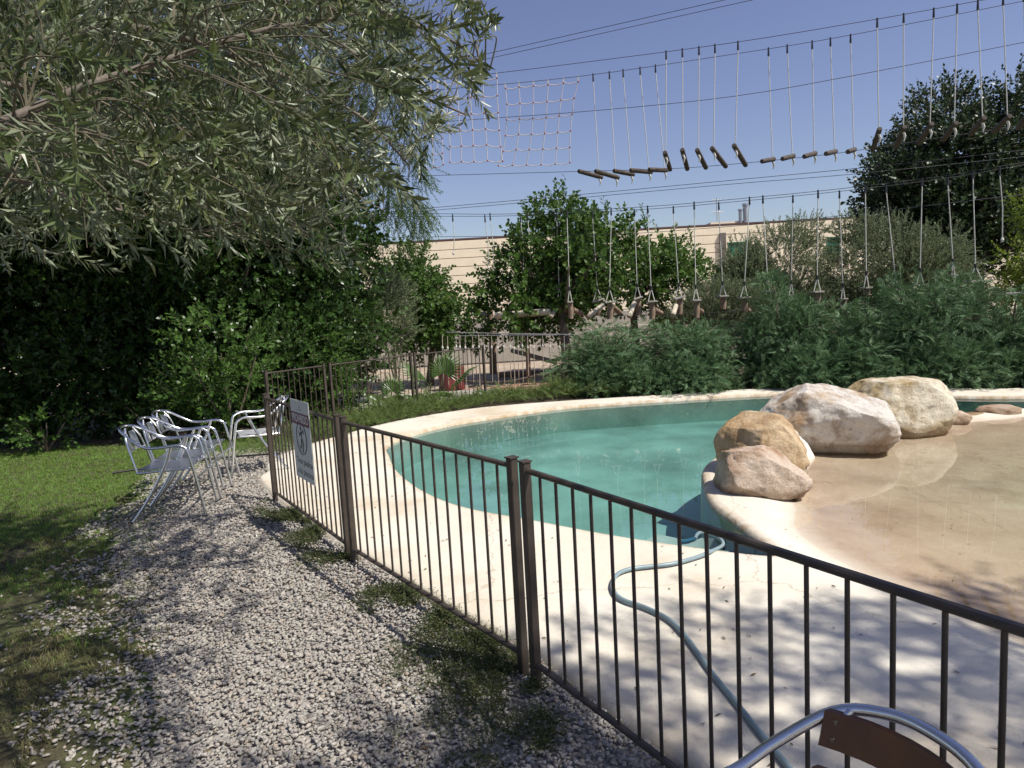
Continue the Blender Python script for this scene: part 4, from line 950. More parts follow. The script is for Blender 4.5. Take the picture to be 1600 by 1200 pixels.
# ---- sign
def sign():
    _,a,d,L,R=FA; nrm=Vector((d.y,-d.x,0))
    if nrm.dot(Vector((0,0,0))-a)<0: nrm=-nrm
    # where the sign edges fall on the panel
    def hit(px,py):
        r=ray(px,py); o=Vector((0,0,EYE)); t=(a-o).dot(nrm)/r.dot(nrm); p=o+r*t; return (p-a).dot(d),p.z
    t0,z0=hit(459,621); t1,z1=hit(489,630); t2,zb=hit(497,755); t3,zb2=hit(470,744)
    w_=0.5*((t1-t0)+(t2-t3)); h_=0.5*((z0-zb2)+(z1-zb)); ct=(t0+t1+t2+t3)/4; cz=(z0+z1+zb+zb2)/4
    print('sign',w_,h_,ct,cz)
    X_=d if d.cross(Vector((0,0,1))).dot(nrm)>0 else -d
    root=empty('warning_sign',a+d*ct+nrm*.03); root.rotation_euler=Matrix((X_,Vector((0,0,1)),nrm if X_.cross(Vector((0,0,1))).dot(nrm)>0 else -nrm)).transposed().to_euler()
    root.location=a+d*ct+nrm*.03+Vector((0,0,cz)); tag(root,'white PROHIBIDO notice board fixed on the brown fence','sign')
    q=MB(); q.box((0,0,0),(w_,h_,.004),bev=.001); q.build('board',M['sign'],root,local=True)
    q=MB(); q.box((0,h_*.27,.003),(w_*.96,h_*.15,.0016)); q.build('title_band',M['maroon'],root,local=True)
    def txt(s,x,y,size,mat,name,sx=1,z=.0045,fit=None,al='CENTER'):
        c=bpy.data.curves.new(name,'FONT'); c.body=s; c.size=size; c.align_x=al; c.align_y='CENTER'; c.extrude=.0002; c.offset=size*0.012
        o=bpy.data.objects.new(name,c); COL.objects.link(o); dg=bpy.context.evaluated_depsgraph_get(); dg.update()
        me=bpy.data.meshes.new_from_object(o.evaluated_get(dg)); COL.objects.unlink(o); bpy.data.objects.remove(o)
        v=np.array([p.co[:] for p in me.vertices]); wd=v[:,0].max()-v[:,0].min()
        k=(fit/wd) if fit else sx
        for p in me.vertices: p.co.x*=k
        o=link(name,me,None,root); me.materials.clear(); me.materials.append(mat); o.location=(x,y,z)
    txt('PROHIBIDO',0,h_*.27,h_*.14,M['signw'],'title_lettering',fit=w_*.86)
    txt('Tirar piedras',w_*.04,-h_*.27,h_*.11,M['ink'],'lettering',fit=w_*.86,z=.0022)
    txt('a la piscina',w_*.04,-h_*.40,h_*.11,M['ink'],'lettering',fit=w_*.86,z=.0022)
    q=MB(); n=32; ro=w_*.27; 
    pts=[(ro*math.cos(2*PI*i/n),h_*.03+ro*math.sin(2*PI*i/n),.0032) for i in range(n+1)]
    q.tube(pts,.0035,6,False); q.build('ring',M['ink'],root,local=True)
    # throwing figure inside the ring
    q=MB(); cy=h_*.03
    def blob(x,y,rx,ry):
        k=12; q.add([(x+rx*math.cos(2*PI*i/k),cy+y+ry*math.sin(2*PI*i/k),.0032) for i in range(k)],[tuple(range(k))])
    blob(-.004,ro*.62,ro*.16,ro*.16)
    q.add([(-.012,cy+ro*.42,.0031),(.014,cy+ro*.38,.0031),(.012,cy-ro*.05,.0031),(-.010,cy-ro*.1,.0031)],[(0,1,2,3)])
    for p,r_ in (([(.01,ro*.35),(ro*.42,ro*.55),(ro*.5,ro*.3)],ro*.07),([(-.01,ro*.35),(-ro*.4,ro*.12),(-ro*.45,ro*.42)],ro*.07),([(.008,-ro*.05),(ro*.28,-ro*.3),(ro*.08,-ro*.7)],ro*.09),([(-.006,-ro*.08),(-ro*.12,-ro*.4),(-ro*.38,-ro*.66)],ro*.09)):
        q.tube([(x,cy+y,.0033) for x,y in p],r_,6,flat=.15)
    blob(ro*.15,-ro*.78,ro*.14,ro*.08)
    q.build('pictogram',M['ink'],root,local=True)
    q=MB(); q.add([(-.008,h_*.405,.003),(.008,h_*.405,.003),(.004,h_*.42,.003),(.006,h_*.435,.003),(0,h_*.452,.003),(-.006,h_*.435,.003),(-.004,h_*.42,.003)],[tuple(range(7))]); q.build('emblem',M['ink'],root,local=True)
    q=MB(); q.box((0,h_*.385,.0028),(w_*.26,.0035,.0008)); q.build('emblem_line',M['ink'],root,local=True)
    for sx in (-1,1):
        for sy in (-1,1):
            q=MB(); q.tube([(sx*w_*.44,sy*h_*.47,.001),(sx*w_*.44,sy*h_*.47,.004)],.004,8); q.build('rivet',M['greymetal'],root,local=True)
sign()

# ================================================================ chairs
def make_chair(label,wood=False):
    root=empty('armchair' ,(0,0,0)); tag(root,label,'chair')
    r=.0125
    side=[(.33,.275,0),(.285,.27,.3),(.235,.265,.57),(.20,.26,.622),(.14,.262,.64),(.0,.265,.632),(-.1,.258,.642),(-.19,.235,.695),(-.29,.175,.77),(-.34,.09,.80)]
    pts=side+[(-.352,0,.808)]+[(x,-y,z) for x,y,z in reversed(side)]
    q=MB(); q.tube(catmull(pts,5),r,12); q.build('frame',M['alu'],root,smooth=60,local=True)
    for s in (-1,1):
        q=MB(); q.tube(catmull([(.10,s*.246,.64),(.03,s*.243,.46),(-.12,s*.247,.2),(-.27,s*.255,0)],6),r,12); q.build('rear_leg',M['alu'],root,smooth=60,local=True)
        if wood: continue
        q=MB(); q.tube(catmull([(-.30,s*.085,.795),(-.275,s*.16,.70),(-.235,s*.19,.55),(-.205,s*.2,.43)],6),.010,10); q.build('back_support',M['alu'],root,smooth=60,local=True)
    for s in (-1,1):
        for x in (.33,-.27):
            q=MB(); q.tube([(x,s*(.275 if x>0 else .255),0),(x,s*(.275 if x>0 else .255),.018)],.0155,10); q.build('foot',M['sleeve'],root,local=True)
    q=MB(); q.tube(catmull([(.22,-.2,.43),(.23,0,.43),(.22,.2,.43),(.2,.225,.43),(0,.225,.425),(-.18,.21,.42),(-.205,.18,.42),(-.21,0,.42),(-.205,-.18,.42),(-.18,-.21,.42),(0,-.225,.425),(.2,-.225,.43)],4,True)+[Vector((.22,-.2,.43))],.0105,10); q.build('seat_frame',M['alu'],root,smooth=60,local=True)
    q=MB(); q.tube([(.278,-.262,.34),(.278,.262,.34)],.009,8); q.build('stretcher',M['alu'],root,local=True)
    q=MB(); q.tube([(-.015,-.243,.40),(-.015,.243,.40)],.009,8); q.build('stretcher',M['alu'],root,local=True)
    for k in range(7):
        y=-.165+.055*k; q=MB(); q.box((.005,y,.437),(.405,.037,.006),bev=.002); q.build('seat_slat',M['slatwood' if wood else 'aluplate'],root,local=True)
    if wood:
        # one curved wooden back slat hung inside the hoop
        for zz in (.745,.63):
            V=[];F=[];n=10
            for i in range(n+1):
                y=-.175+.35*i/n; x=-.262-.06*(1-(y/.175)**2)+ (zz-.745)*-.3
                for dx in (-.008,.008):
                    for dz in (-.036,.036): V.append((x+dx-dz*.25,y,zz+dz))
            for i in range(n):
                b=i*4
                for u,v in ((0,1),(1,3),(3,2),(2,0)): F.append((b+u,b+v,b+4+v,b+4+u))
            F+= [(0,1,3,2),(n*4,n*4+2,n*4+3,n*4+1)]
            q=MB(); q.add(V,F); so_=q.build('back_slat',M['slatwood'],root,local=True)
            for s in (-1,1):
                for dz in (-.018,.018):
                    yy=s*.155; x=-.262-.06*(1-(yy/.175)**2)+(zz-.745)*-.3
                    c=MB(); c.tube([(x+.006-dz*.25,yy,zz+dz),(x+.0105-dz*.25,yy,zz+dz)],.0055,10); c.build('screw',M['brass'],so_,local=True)
        for yy in (-.15,.15):
            q=MB(); q.tube([(-.285,yy,.77),(-.302,yy*.97,.785)],.007,8); q.build('bracket',M['alu'],root,local=True)
    else:
        # two bent metal back plates
        for s,nm in ((-1,'back_plate'),(1,'back_plate')):
            V=[];F=[];n=6
            for i in range(n+1):
                y=s*(.02+.10*i/n); x=-.285-.03*(1-(y/.17)**2)
                for dx in (-.0012,.0012):
                    for z0,ox in ((.60,.045),(.755,0)): V.append((x+dx+ox,y,z0))
            for i in range(n):
                b=i*4
                for u,v in ((0,1),(1,3),(3,2),(2,0)): F.append((b+u,b+v,b+4+v,b+4+u))
            F+= [(0,1,3,2),(n*4,n*4+2,n*4+3,n*4+1)]
            q=MB(); q.add(V,F); q.build(nm,M['aluplate'],root,local=True)
        q=MB(); q.tube([(-.245,-.18,.60),(-.27,0,.60),(-.245,.18,.60)],.006,8); q.build('back_rod',M['alu'],root,local=True)
    return root
def copy_tree(o,parent=None):
    c=o.copy(); COL.objects.link(c)
    if parent is not None: c.parent=parent
    for ch in list(o.children): copy_tree(ch,c)
    return c
ch=make_chair('nearest aluminium armchair of the row of three on the gravel edge'); ch['group']='aluminium armchairs beside the path'
KIDS=[ch]
for loc,rz,lb in (((-3.17,6.40,0),.15,'middle aluminium armchair of the row of three on the gravel edge'),((-3.28,6.86,0),.1,'farthest aluminium armchair of the row of three on the gravel edge'),((-2.86,7.48,0),PI+.45,'lone aluminium armchair facing the row, its back against the fence')):
    c=copy_tree(ch); c.location=loc; c.rotation_euler=(0,0,rz); c['label']=lb
ch.location=(-3.07,5.92,0); ch.rotation_euler=(0,0,.18)
wc=make_chair('foreground armchair with metal tube back and brown wooden slats, cut off at the bottom',True)
wc['category']='chair'; 
wc.rotation_euler=(0,0,math.radians(200)); wc.location=(.42,1.06,0)

# ================================================================ hose
hp=[(1086,842),(1092,833),(1108,833),(1125,842),(1129,852),(1110,862),(1085,872),(1050,881),(1015,885),(985,889),(965,897),(957,912),(962,928),(978,939),(1010,950),(1045,968),(1070,993),(1090,1020),(1115,1055),(1150,1098),(1190,1148),(1225,1190),(1260,1235)]
pts=[]
for i,(a,b) in enumerate(hp):
    z=0.035
    p=G(a,b,z); dd=sdist([(p.x,p.y)],DEEP)[0]
    if dd>-0.05: z=-.05 if i<3 else -.01+.0*i; p=G(a,b,z)
    pts.append(p)
root=empty('garden_hose',pts[0]); tag(root,'grey blue garden hose snaking over the deck into the pool','hose')
q=MB(); q.tube(catmull(pts,8),.0125,10); q.build('tube',M['hose'],root,smooth=60)
q=MB(); q.tube([pts[0]+Vector((-.10,.03,-.03)),pts[0]+Vector((-.05,.012,-.02)),pts[0]],[.017,.017,.014],10); q.build('nozzle',M['hoseblue'],root,smooth=60)
q=MB(); q.tube(catmull([(-4.6,7.6,.03),(-4.0,7.95,.03),(-3.5,8.15,.03),(-2.9,8.2,.03)],5),.012,8); o=q.build('irrigation_pipe',M['cable_black'],smooth=60); tag(o,'thin black irrigation pipe lying along the far lawn edge','pipe')

# ================================================================ boulders
def boulder(label,c,r,mat,seed,cuts,rot=0.0,sub=6,amp=.22,name='boulder',grp='limestone boulders between the two pools',fine=0.05,chips=0):
    import bmesh
    rr_=random.Random(int(seed*10)); cuts=list(cuts)+[(rr_.uniform(-1,1),rr_.uniform(-1,1),rr_.uniform(-.3,1),rr_.uniform(.82,.98)) for _ in range(chips)]
    V,T=ico(sub); out=[]; R=Matrix.Rotation(rot,3,'Z')
    for v in V:
        u=Vector(v); k=1+amp*noise.noise(u*1.0+Vector((seed,0,0)))+amp*.45*noise.noise(u*2.3+Vector((0,seed,0)))
        p=u*k
        for (dx,dy,dz,h_) in cuts:
            n_=Vector((dx,dy,dz)).normalized(); q_=p.dot(n_)-h_
            if q_>0: p=p-n_*q_*.88
        f=noise.fractal(p*3.2+Vector((seed,seed,0)),1.0,2.1,5)*fine+ (abs(noise.noise(p*1.6+Vector((seed*2,0,1))))-.25)*fine*1.4
        p=p*(1+f)
        p=Vector((p.x*r[0],p.y*r[1],p.z*r[2])); p=R@p; out.append(p)
    o=npmesh(name,np.array([x[:] for x in out]),T,M[mat],smooth=True); o.location=c; tag(o,label,'rock',grp); return o
boulder('pinkish tan boulder nearest the fence, lowest in front',(2.02,5.56,.17),(.40,.29,.29),'rock_pink',3.1,[(.25,-.85,.30,.66),(.7,0,.9,.54),(-.95,-.3,.15,.74),(0,0,-1,.6),(-.15,.1,1,.66)],-.40,amp=.14,fine=.05,chips=12)
boulder('ochre boulder just behind the pinkish one',(2.30,6.2,.25),(.44,.38,.37),'rock_ochre',8.4,[(.8,-.4,.5,.66),(-.8,-.5,.2,.74),(0,0,-1,.7),(-.3,-.2,1,.72),(.1,-1,.1,.76),(.3,.2,1,.78)],.1,amp=.14,fine=.05,chips=12)
boulder('long whitish boulder sloping down to the right, third from the front',(3.36,7.15,.24),(.72,.46,.47),'rock_white',14.7,[(.5,-.2,1,.62),(.1,-.95,-.35,.72),(0,0,-1,.6),(-.6,-.1,.75,.85),(.95,0,.3,.86)],-.36,amp=.09,fine=.05,chips=6)
boulder('big cream boulder with flat top and upright right side, farthest of the four',(4.52,7.85,.23),(.62,.48,.47),'rock_cream',21.3,[(0.05,0,1,.70),(1,-.12,.03,.82),(-.1,-.95,.15,.76),(-.85,-.2,.45,.85),(0,0,-1,.6)],.10,amp=.07,fine=.05,chips=4)
boulder('smooth white mound of plaster wedged between the ochre and the whitish boulder',(2.72,6.78,-.02),(.26,.32,.25),'plaster',5.2,[(0,0,-1,.7),(.3,-.8,.6,.7)],-.5,5,.3,'plaster_mound',fine=.03)
boulder('small pinkish stone touching the right foot of the big cream boulder',tuple(G(1494,654,0.02)),(.15,.14,.10),'rock_pink',2.2,[(0,0,-1,.7)],0,4,name='stone',grp='small stones on the pool divider')
boulder('flat pale stone alone on the pool divider near the right edge',tuple(G(1562,643,.0)),(.27,.2,.10),'rock_pink',6.6,[(0,0,1,.8)],.2,4,name='stone',grp='small stones on the pool divider')
boulder('very low ochre stone between the two other small stones',tuple(G(1518,650,-.02)),(.2,.12,.05),'rock_ochre',9.9,[(0,0,1,.8)],.2,4,name='stone',grp='small stones on the pool divider')
boulder('small dark wet stone at the waterline by the ochre boulder',(2.52,6.02,-.01),(.12,.10,.12),'rock_cream',4.9,[(0,0,-1,.7)],0,4,name='stone',grp='small stones on the pool divider')

# ================================================================ rope course
PA=Vector((1.2,14.5)); PB=Vector((8.2,12.5)); pd=(PB-PA).normalized(); pn=Vector((-pd.y,pd.x))   # pn points away from camera
if pn.y<0: pn=-pn
def C(px,py,o=0.0):
    r=ray(px,py); P0=PA+pn*o; k=(P0.x*pn.x+P0.y*pn.y)/(r.x*pn.x+r.y*pn.y)
    return Vector((r.x*k,r.y*k,EYE+r.z*k))
def yat(pts,x):
    p=sorted(pts)
    for (a,b),(c,d) in zip(p[:-1],p[1:]):
        if a<=x<=c: return b+(d-b)*(x-a)/(c-a)
    (a,b),(c,d)=(p[-2],p[-1]) if x>p[-1][0] else (p[0],p[1])
    return b+(d-b)*(x-a)/(c-a)
def cable(pts,o,label,r=.0055):
    x0=560; x1=1720; P_=[(x0,yat(pts,x0))]+[p for p in pts if x0<p[0]<x1]+[(x1,yat(pts,x1))]
    q=MB(); q.tube(catmull([C(a,b,o) for a,b in P_],4),r,6); ob=q.build('steel_cable',M['cable'],smooth=60); tag(ob,label,'cable','steel cables of the rope course')
U1=[(728,120),(900,99),(1150,66),(1369,30),(1528,1.5)]; U2=[(700,139),(900,120),(1150,84),(1328,55),(1600,1.5)]
US=[(737,187),(940,172),(1150,150),(1350,115),(1600,66)]; UF=[(650,275),(900,268),(1040,264),(1150,256),(1287,242),(1365,231),(1444,219),(1569,200)]
T1=[(792,77),(1131,0)]; T2=[(797,84),(1175,0)]; M1=[(672,325),(906,304),(1150,281),(1359,261),(1569,238)]; M2=[(673,329),(906,309),(1150,287),(1334,272),(1569,248)]
L1=[(687,334),(806,334),(1009,323),(1150,311),(1312,295),(1475,275),(1569,259)]; L2=[(687,338),(806,337),(1009,327),(1150,315),(1312,299),(1475,279),(1569,263)]
LS=[(685,370),(935,367),(1100,357),(1278,341),(1562,308)]; LF=[(660,491),(870,493),(1050,491),(1300,478),(1560,458)]
for p,o,lb in ((U1,-.45,'upper front cable that the dark dangling logs hang from'),(U2,.45,'upper rear cable just below the front one, holding the right cargo net'),(US,0,'safety cable running across the middle of the cargo nets'),(UF,0,'foot cable passing under the upper log steps'),
   (T1,.0,'topmost thin cable crossing the sky'),(T2,.25,'second topmost cable crossing the sky'),(M1,-.1,'cable just under the upper log steps, upper of a close pair'),(M2,.1,'cable just under the upper log steps, lower of a close pair'),
   (L1,-.35,'front cable of the lower rope course'),(L2,.35,'rear cable of the lower rope course'),(LS,0,'lower safety cable running in front of the cream building'),(LF,.05,'foot cable of the lower rope course at the log posts')): cable(p,o,lb)
def rope(mb,a,b,r=.0085,n=6,bow=0):
    a=Vector(a);b=Vector(b); m=(a+b)/2+Vector((bow,0,0)); mb.tube([a,m,b] if bow else [a,b],r,n)
def hanger(root,top,bot,bow=0):
    q=MB(); q.tube([top+Vector((0,0,.02)),top-Vector((0,0,.14))],[.013,.02],6); q.build('sleeve',M['sleeve'],root)
    q=MB(); rope(q,top-Vector((0,0,.10)),bot,bow=bow); q.build('rope',M['rope'],root)
ordn=['first','second','third','fourth','fifth','sixth','seventh','eighth','ninth','tenth','eleventh','twelfth','thirteenth','fourteenth']
def upper_step(topx,line,o,A_,B_,label,mat='darklog',flip=False):
    a=C(*A_,o); b=C(*B_,0 if not flip else 0); top=C(topx,yat(line,topx),o)
    root=empty('log_step',a); tag(root,label,'log step','upper log steps hanging from the cables')
    d=(b-a).normalized(); q=MB(); q.tube([a-d*.09,a-d*.07,b,b+d*.02],[.037,.046,.046,.037],10); q.build('log',M[mat],root,smooth=40)
    hanger(root,top,a+Vector((0,0,.03)))
    q=MB(); q.tube([a+Vector((0,0,-.03)),a+Vector((.03,0,-.11)),a+Vector((.01,0,-.2))],[.02,.02,.006],6); q.build('knot',M['rope'],root)
g1=[((926.5),(936,276),(905,267.5)),((952),(962,276.5),(931,267.5)),((973.5),(986,272),(960,267)),((1000),(1014,268.5),(986,266)),((1024),(1038.5,266),(1015,265))]
for i,(tx,a,b) in enumerate(g1): upper_step(tx,U2,.45,a,b,f'{ordn[i]} of the five nearly level upper logs right of the cargo net')
g2=[(1040.6,(1040,242),(1047,265)),(1066,(1067,238),(1074,264)),(1092,(1091,238),(1103,262)),(1117,(1115,235),(1134,260)),(1153,(1149,231),(1165,258))]
for i,(tx,a,b) in enumerate(g2): upper_step(tx,U1,-.45,a,b,f'{ordn[i]} of the five dark upper logs pointing steeply down to the right')
g3=[(1200.6,(1207,249),(1191,252)),(1230,(1238,244),(1223,248)),(1269,(1272,240),(1257,244.5)),(1297.5,(1304,237),(1291,240)),(1329,(1334,234),(1325,237))]
for i,(tx,a,b) in enumerate(g3): upper_step(tx,U2,.45,a,b,f'{ordn[i]} of the five short brown upper logs seen end on',mat='darklog')
g4=[(1370.6,(1373,206),(1364,233)),(1412,(1411.5,203),(1400,229)),(1459,(1453,198),(1436,223)),(1495.6,(1491,196),(1474,218)),(1528,(1535,188),(1517,209)),(1567.5,(1574,185),(1553,205)),(1600,(1604,180),(1592,200))]
for i,(tx,a,b) in enumerate(g4): upper_step(tx,U1,-.45,a,b,f'{ordn[i]} upper log at the right pointing down left, over the dark tree')
# cargo nets
def net(label,grid,o,rj=.007):
    rows=[[C(x,y,o) for x,y in row] for row in grid]; root=empty('cargo_net',rows[0][0]); tag(root,label,'net','rope cargo nets hanging in the sky')
    nr=len(rows);nc=len(rows[0])
    for j in range(nc):
        q=MB(); q.tube([rows[i][j] for i in range(nr)],.009,6); q.build('vertical_rope',M['redrope'],root)
        t=rows[0][j]; q=MB(); q.tube([t,t+Vector((.012,0,.06)),t+Vector((0,0,.12)),t+Vector((-.012,0,.06)),t],.008,5); q.build('loop',M['rope'],root)
    for i in range(nr):
        q=MB()
        pts=[]
        for j in range(nc-1):
            a,b=rows[i][j],rows[i][j+1]; pts+=[a,(a+b)/2+Vector((0,0,-.03))]
        pts.append(rows[i][-1]); q.tube(pts,.009,6); q.build('cross_rope',M['redrope'],root)
    k=MB()
    V,T=ico(1)
    for r_ in rows:
        for p in r_: k.add([tuple(np.array(v)*.021+np.array(p)) for v in V],[tuple(t) for t in T])
    k.build('knots',M['knot'],root)['kind']='stuff'
    return rows
def cr(x,y): return (660+x/5.454,60+y/5.454)
gr=[[(708,425),(825,412),(948,403),(1072,393),(1203,380),(1328,368)],[(720,560),(832,553),(946,545),(1062,537),(1180,523),(1293,508)],[(718,693),(829,685),(942,682),(1055,673),(1166,658),(1277,647)],
 [(708,828),(820,816),(930,815),(1042,808),(1154,799),(1262,787)],[(688,960),(800,946),(912,946),(1028,941),(1142,934),(1255,928)],[(648,1085),(768,1080),(888,1078),(1012,1075),(1133,1070),(1257,1058)]]
R1=net('right cargo net, fully visible, with red knots',[[cr(*p) for p in r] for r in gr],.45)
gl=[[(195,392),(290,375),(402,358),(516,348),(635,338)],[(205,525),(302,510),(408,502),(520,495),(638,488)],[(215,655),(310,648),(418,640),(526,636),(645,632)],[(228,790),(322,785),(428,778),(538,769),(655,782)],[(235,920),(332,915),(433,913),(547,905),(667,923)],[(235,1055),(333,1050),(440,1050),(556,1042),(683,1046)]]
R2=net('middle cargo net partly behind the olive twigs, left of the full net',[[cr(*p) for p in r] for r in gl],-.45)
g3n=[[(-60,460),(10,450),(70,440),(130,430)],[(-50,600),(15,590),(75,585),(140,580)],[(-50,735),(20,735),(80,725),(150,715)],[(-45,870),(25,865),(85,860),(168,852)],[(-40,1000),(28,995),(88,985),(170,978)],[(-30,1120),(35,1115),(95,1100),(178,1075)]]
net('leftmost cargo net scrap showing through the pepper tree foliage',[[cr(*p) for p in r] for r in g3n],.45)
# ---- lower course
def lower_step(topx,line,o,bx,by,label,slant=None,ph=26,board=20,tilt=0):
    top=C(topx,yat(line,topx),o); bt=C(bx,by,o)
    root=empty('rope_step',bt); tag(root,label,'rope step','lower rope course steps with log posts')
    wd=board/76.0
    apex=bt+Vector((0,0,.27)); apex.x+=(top.x-bt.x)*.1
    q=MB(); q.tube([top+Vector((0,0,.02)),top-Vector((0,0,.13))],[.013,.02],6); q.build('sleeve',M['sleeve'],root)
    q=MB(); rope(q,top-Vector((0,0,.1)),apex); q.build('rope',M['rope'],root)
    q=MB(); q.tube([apex+Vector((0,0,.04)),apex-Vector((0,0,.04))],.02,6); q.build('clamp',M['sleeve'],root)
    for s in (-1,1):
        q=MB(); rope(q,apex,bt+Vector((s*wd*.36,0,.0)),.009); q.build('bridle_rope',M['rope'],root)
    q=MB(); R=Matrix.Rotation(tilt,3,'Y'); q.box(bt,(wd,.22,.035),R,bev=.006); q.build('board',M['board'],root)
    L=ph/76.0
    if ph: 
        q=MB(); q.tube([bt-Vector((0,0,.02)),bt-Vector((-.01,0,L*.5)),bt-Vector((0,0,L))],[.058,.06,.056],10); q.build('post',M['log'],root,smooth=40)
    if slant:
        a,b,back=slant; A2=C(*a,o+(.12 if back else -.12)); B2=C(*b,o+(.45 if back else -.4)); q=MB(); q.tube([A2,B2],.052,10); q.build('strut',M['log' if back else 'palelog'],root,smooth=40)
cs=lambda x,y:(860+x/4,300+y/4)
LW=[(38,1,57,672,((35,722),(0,782),False),26,9),(102,-1,122,688,((140,735),(195,760),True),26,9),(262,1,297,678,((330,705),(237,780),False),24,20),(379,-1,370,688,((390,715),(432,752),True),26,17),(524,1,545,664,((525,690),(492,780),False),28,14),(607,-1,632,685,((650,735),(692,757),True),27,14),
 (768,1,805,662,((785,710),(765,770),False),26,17),(898,-1,910,678,((925,735),(945,747),True),26,12),(1052,1,1078,652,None,20,14),(1244,-1,1210,661,((1225,735),(1240,742),True),20,15)]
for i,(tx,s,bx,by,sl_,ph,bd_) in enumerate(LW):
    X0=cs(tx,0)[0]; ln=L1 if s>0 else L2; o_=-.35 if s>0 else .35
    ln,o_=(L2,.35) if s>0 else (L1,-.35)
    slp=(cs(*sl_[0]),cs(*sl_[1]),sl_[2]) if sl_ else None
    lower_step(X0,ln,o_,*cs(bx,by),f'{ordn[i]} lower rope step with log post, counted rightwards from the long level log',slp,ph,bd_,tilt=-.25 if i in (2,4,6) else 0)
c6=lambda x,y:(1000+x/2.667,250+y/2.667)
RW=[(512,533,551,0,8,'rope step with a small pale block seen above the tip of the left high juniper'),(637,630,565,14,9,'rope step hanging straight down between the olive trees, its post sunk in juniper'),(742,738,550,20,14,'rope step with a grey strut in front of the left olive tree'),(831,846,580,12,8,'rope step almost swallowed by the juniper crest in the middle'),
 (939,943,533,10,10,'rope step with a light post top left of the arching juniper'),(1026,1066,541,30,14,'rope step with slanting rope in front of the wide olive tree'),(1176,1166,522,26,14,'rope step with a tilted log just right of the wide olive tree'),(1283,1305,482,0,6,'rope step with a rope vanishing into the tallest juniper crest'),(1388,1398,506,0,26,'rope step with a wide inverted V bridle and level board, no post')]
for i,(tx,bx,by,ph,bd_,lb) in enumerate(RW):
    X0=c6(tx,0)[0]; ln,o_=(L1,-.35) if i%2==0 else (L2,.35)
    lower_step(X0,ln,o_,*c6(bx,by),lb,(c6(bx-25,by+15),c6(bx+22,by+72),False) if i==6 else None,ph,bd_)
def free_rope(tx,ty,bx,by,lb,o=.35):
    t=C(tx,ty,o); b=C(bx,by,o); root=empty('hanging_rope',t); tag(root,lb,'rope','loose hanging ropes of the lower course'); hanger(root,t,b,bow=.03)
    q=MB(); q.tube([b+Vector((0,0,.05)),b,b-Vector((0,0,.04))],[.014,.03,.012],6); q.build('knot',M['rope'],root)
for a in ((707,336,708.5,396,'loose rope farthest left, ending above the young tree'),(757.5,337,763,419,'left rope of the close pair over the cream wall'),(765.6,334,771,424,'right rope of the close pair over the cream wall'),(813,337,818,421,'shorter rope of the pair in front of the mulberry'),(824,334,829,430,'longer rope of the pair in front of the mulberry'),(1562,262,1566,375,'knotted rope at the right edge before the yellow green tree')): free_rope(*a)
def horiz(a,b,r,lb,nm='level_log',mat='palelog',o=0):
    A2=C(*a,o);B2=C(*b,o+.0); q=MB(); d=(B2-A2); q.tube([A2,A2+d*.01,A2+d*.5,A2+d*.99,B2],[r*.85,r,r*1.03,r,r*.85],12); ob=q.build(nm,M[mat],smooth=40); tag(ob,lb,'log','level beams of the lower rope course')
horiz((774,493),(860,487),.075,'long pale level log in front of the mulberry trunk zone')
horiz((736,487),(760,491.5),.05,'short grey beam end left of the long pale log',mat='board',o=.3)
horiz((634,486),(662,487),.06,'short pale beam end poking out of the yellowish shrub')
ob=MB(); a=c6(1510,552); b=c6(1640,560); p0=C(*a,0);p1=C(*b,0); ob.box((p0+p1)/2,((p1-p0).length,.3,.04),Matrix.Rotation(math.atan2((p1-p0).y,(p1-p0).x),3,'Z'),bev=.005); ob=ob.build('wooden_plank',M['board']); tag(ob,'grey wooden plank at the right edge above the junipers','plank')
# low suspension bridge behind the far fence
def low_bridge():
    y0=13.6; root=empty('rope_bridge',(0.0,y0,0)); tag(root,'low rope bridge of pale vertical ropes hanging behind the farthest fence panel','bridge')
    pc=lambda x,y:(640+x/5.333,420+y/5.333)
    def Y(px): return 13.1+ (px-640)/260*0.8
    for (ya,yb) in ((540,548),):
        q=MB(); q.tube([D(*pc(300,528),Y(696)),D(*pc(800,540),Y(790)),D(*pc(1370,548),Y(897))],.009,6); q.build('hand_cable',M['cable'],root)
        q=MB(); q.tube([D(*pc(400,560),Y(715)+.4),D(*pc(900,552),Y(808)+.4),D(*pc(1370,552),Y(897)+.4)],.009,6); q.build('hand_cable',M['cable'],root)
    xs=[275,318,390,420,465,527,578,620,685,735,785,838,870,905,940,985,1035,1110,1170,1250,1290]
    for i,x in enumerate(xs):
        yt=556+7*math.sin(i*1.7); yb=955+12*math.sin(i*2.1)+(20 if i%3==0 else 0); t=D(*pc(x-3,yt),Y(640+x/5.333)+(.4 if i%2 else 0)); b=D(*pc(x+7,yb-(15 if i>14 else 0)),Y(640+x/5.333)+(.4 if i%2 else 0)); b.z=max(b.z,.02)
        q=MB(); q.tube([t,b],.0075 if i%3 else .010,6); q.build('suspension_rope',M['tanrope'],root)
        k=t+(b-t)*.24; q=MB(); q.tube([k+Vector((0,0,.04)),k,k-Vector((0,0,.04))],[.01,.022,.01],6); q.build('knot',M['rope'],root)
    q=MB(); q.tube(catmull([D(*pc(420,930),14.2),D(*pc(700,948),14.0),D(*pc(900,925),14.0),D(*pc(1060,888),14.1),D(*pc(1200,862),14.3),D(*pc(1260,800),14.4)],5),.025,7); q.build('foot_cable',M['darklog'],root)
low_bridge()
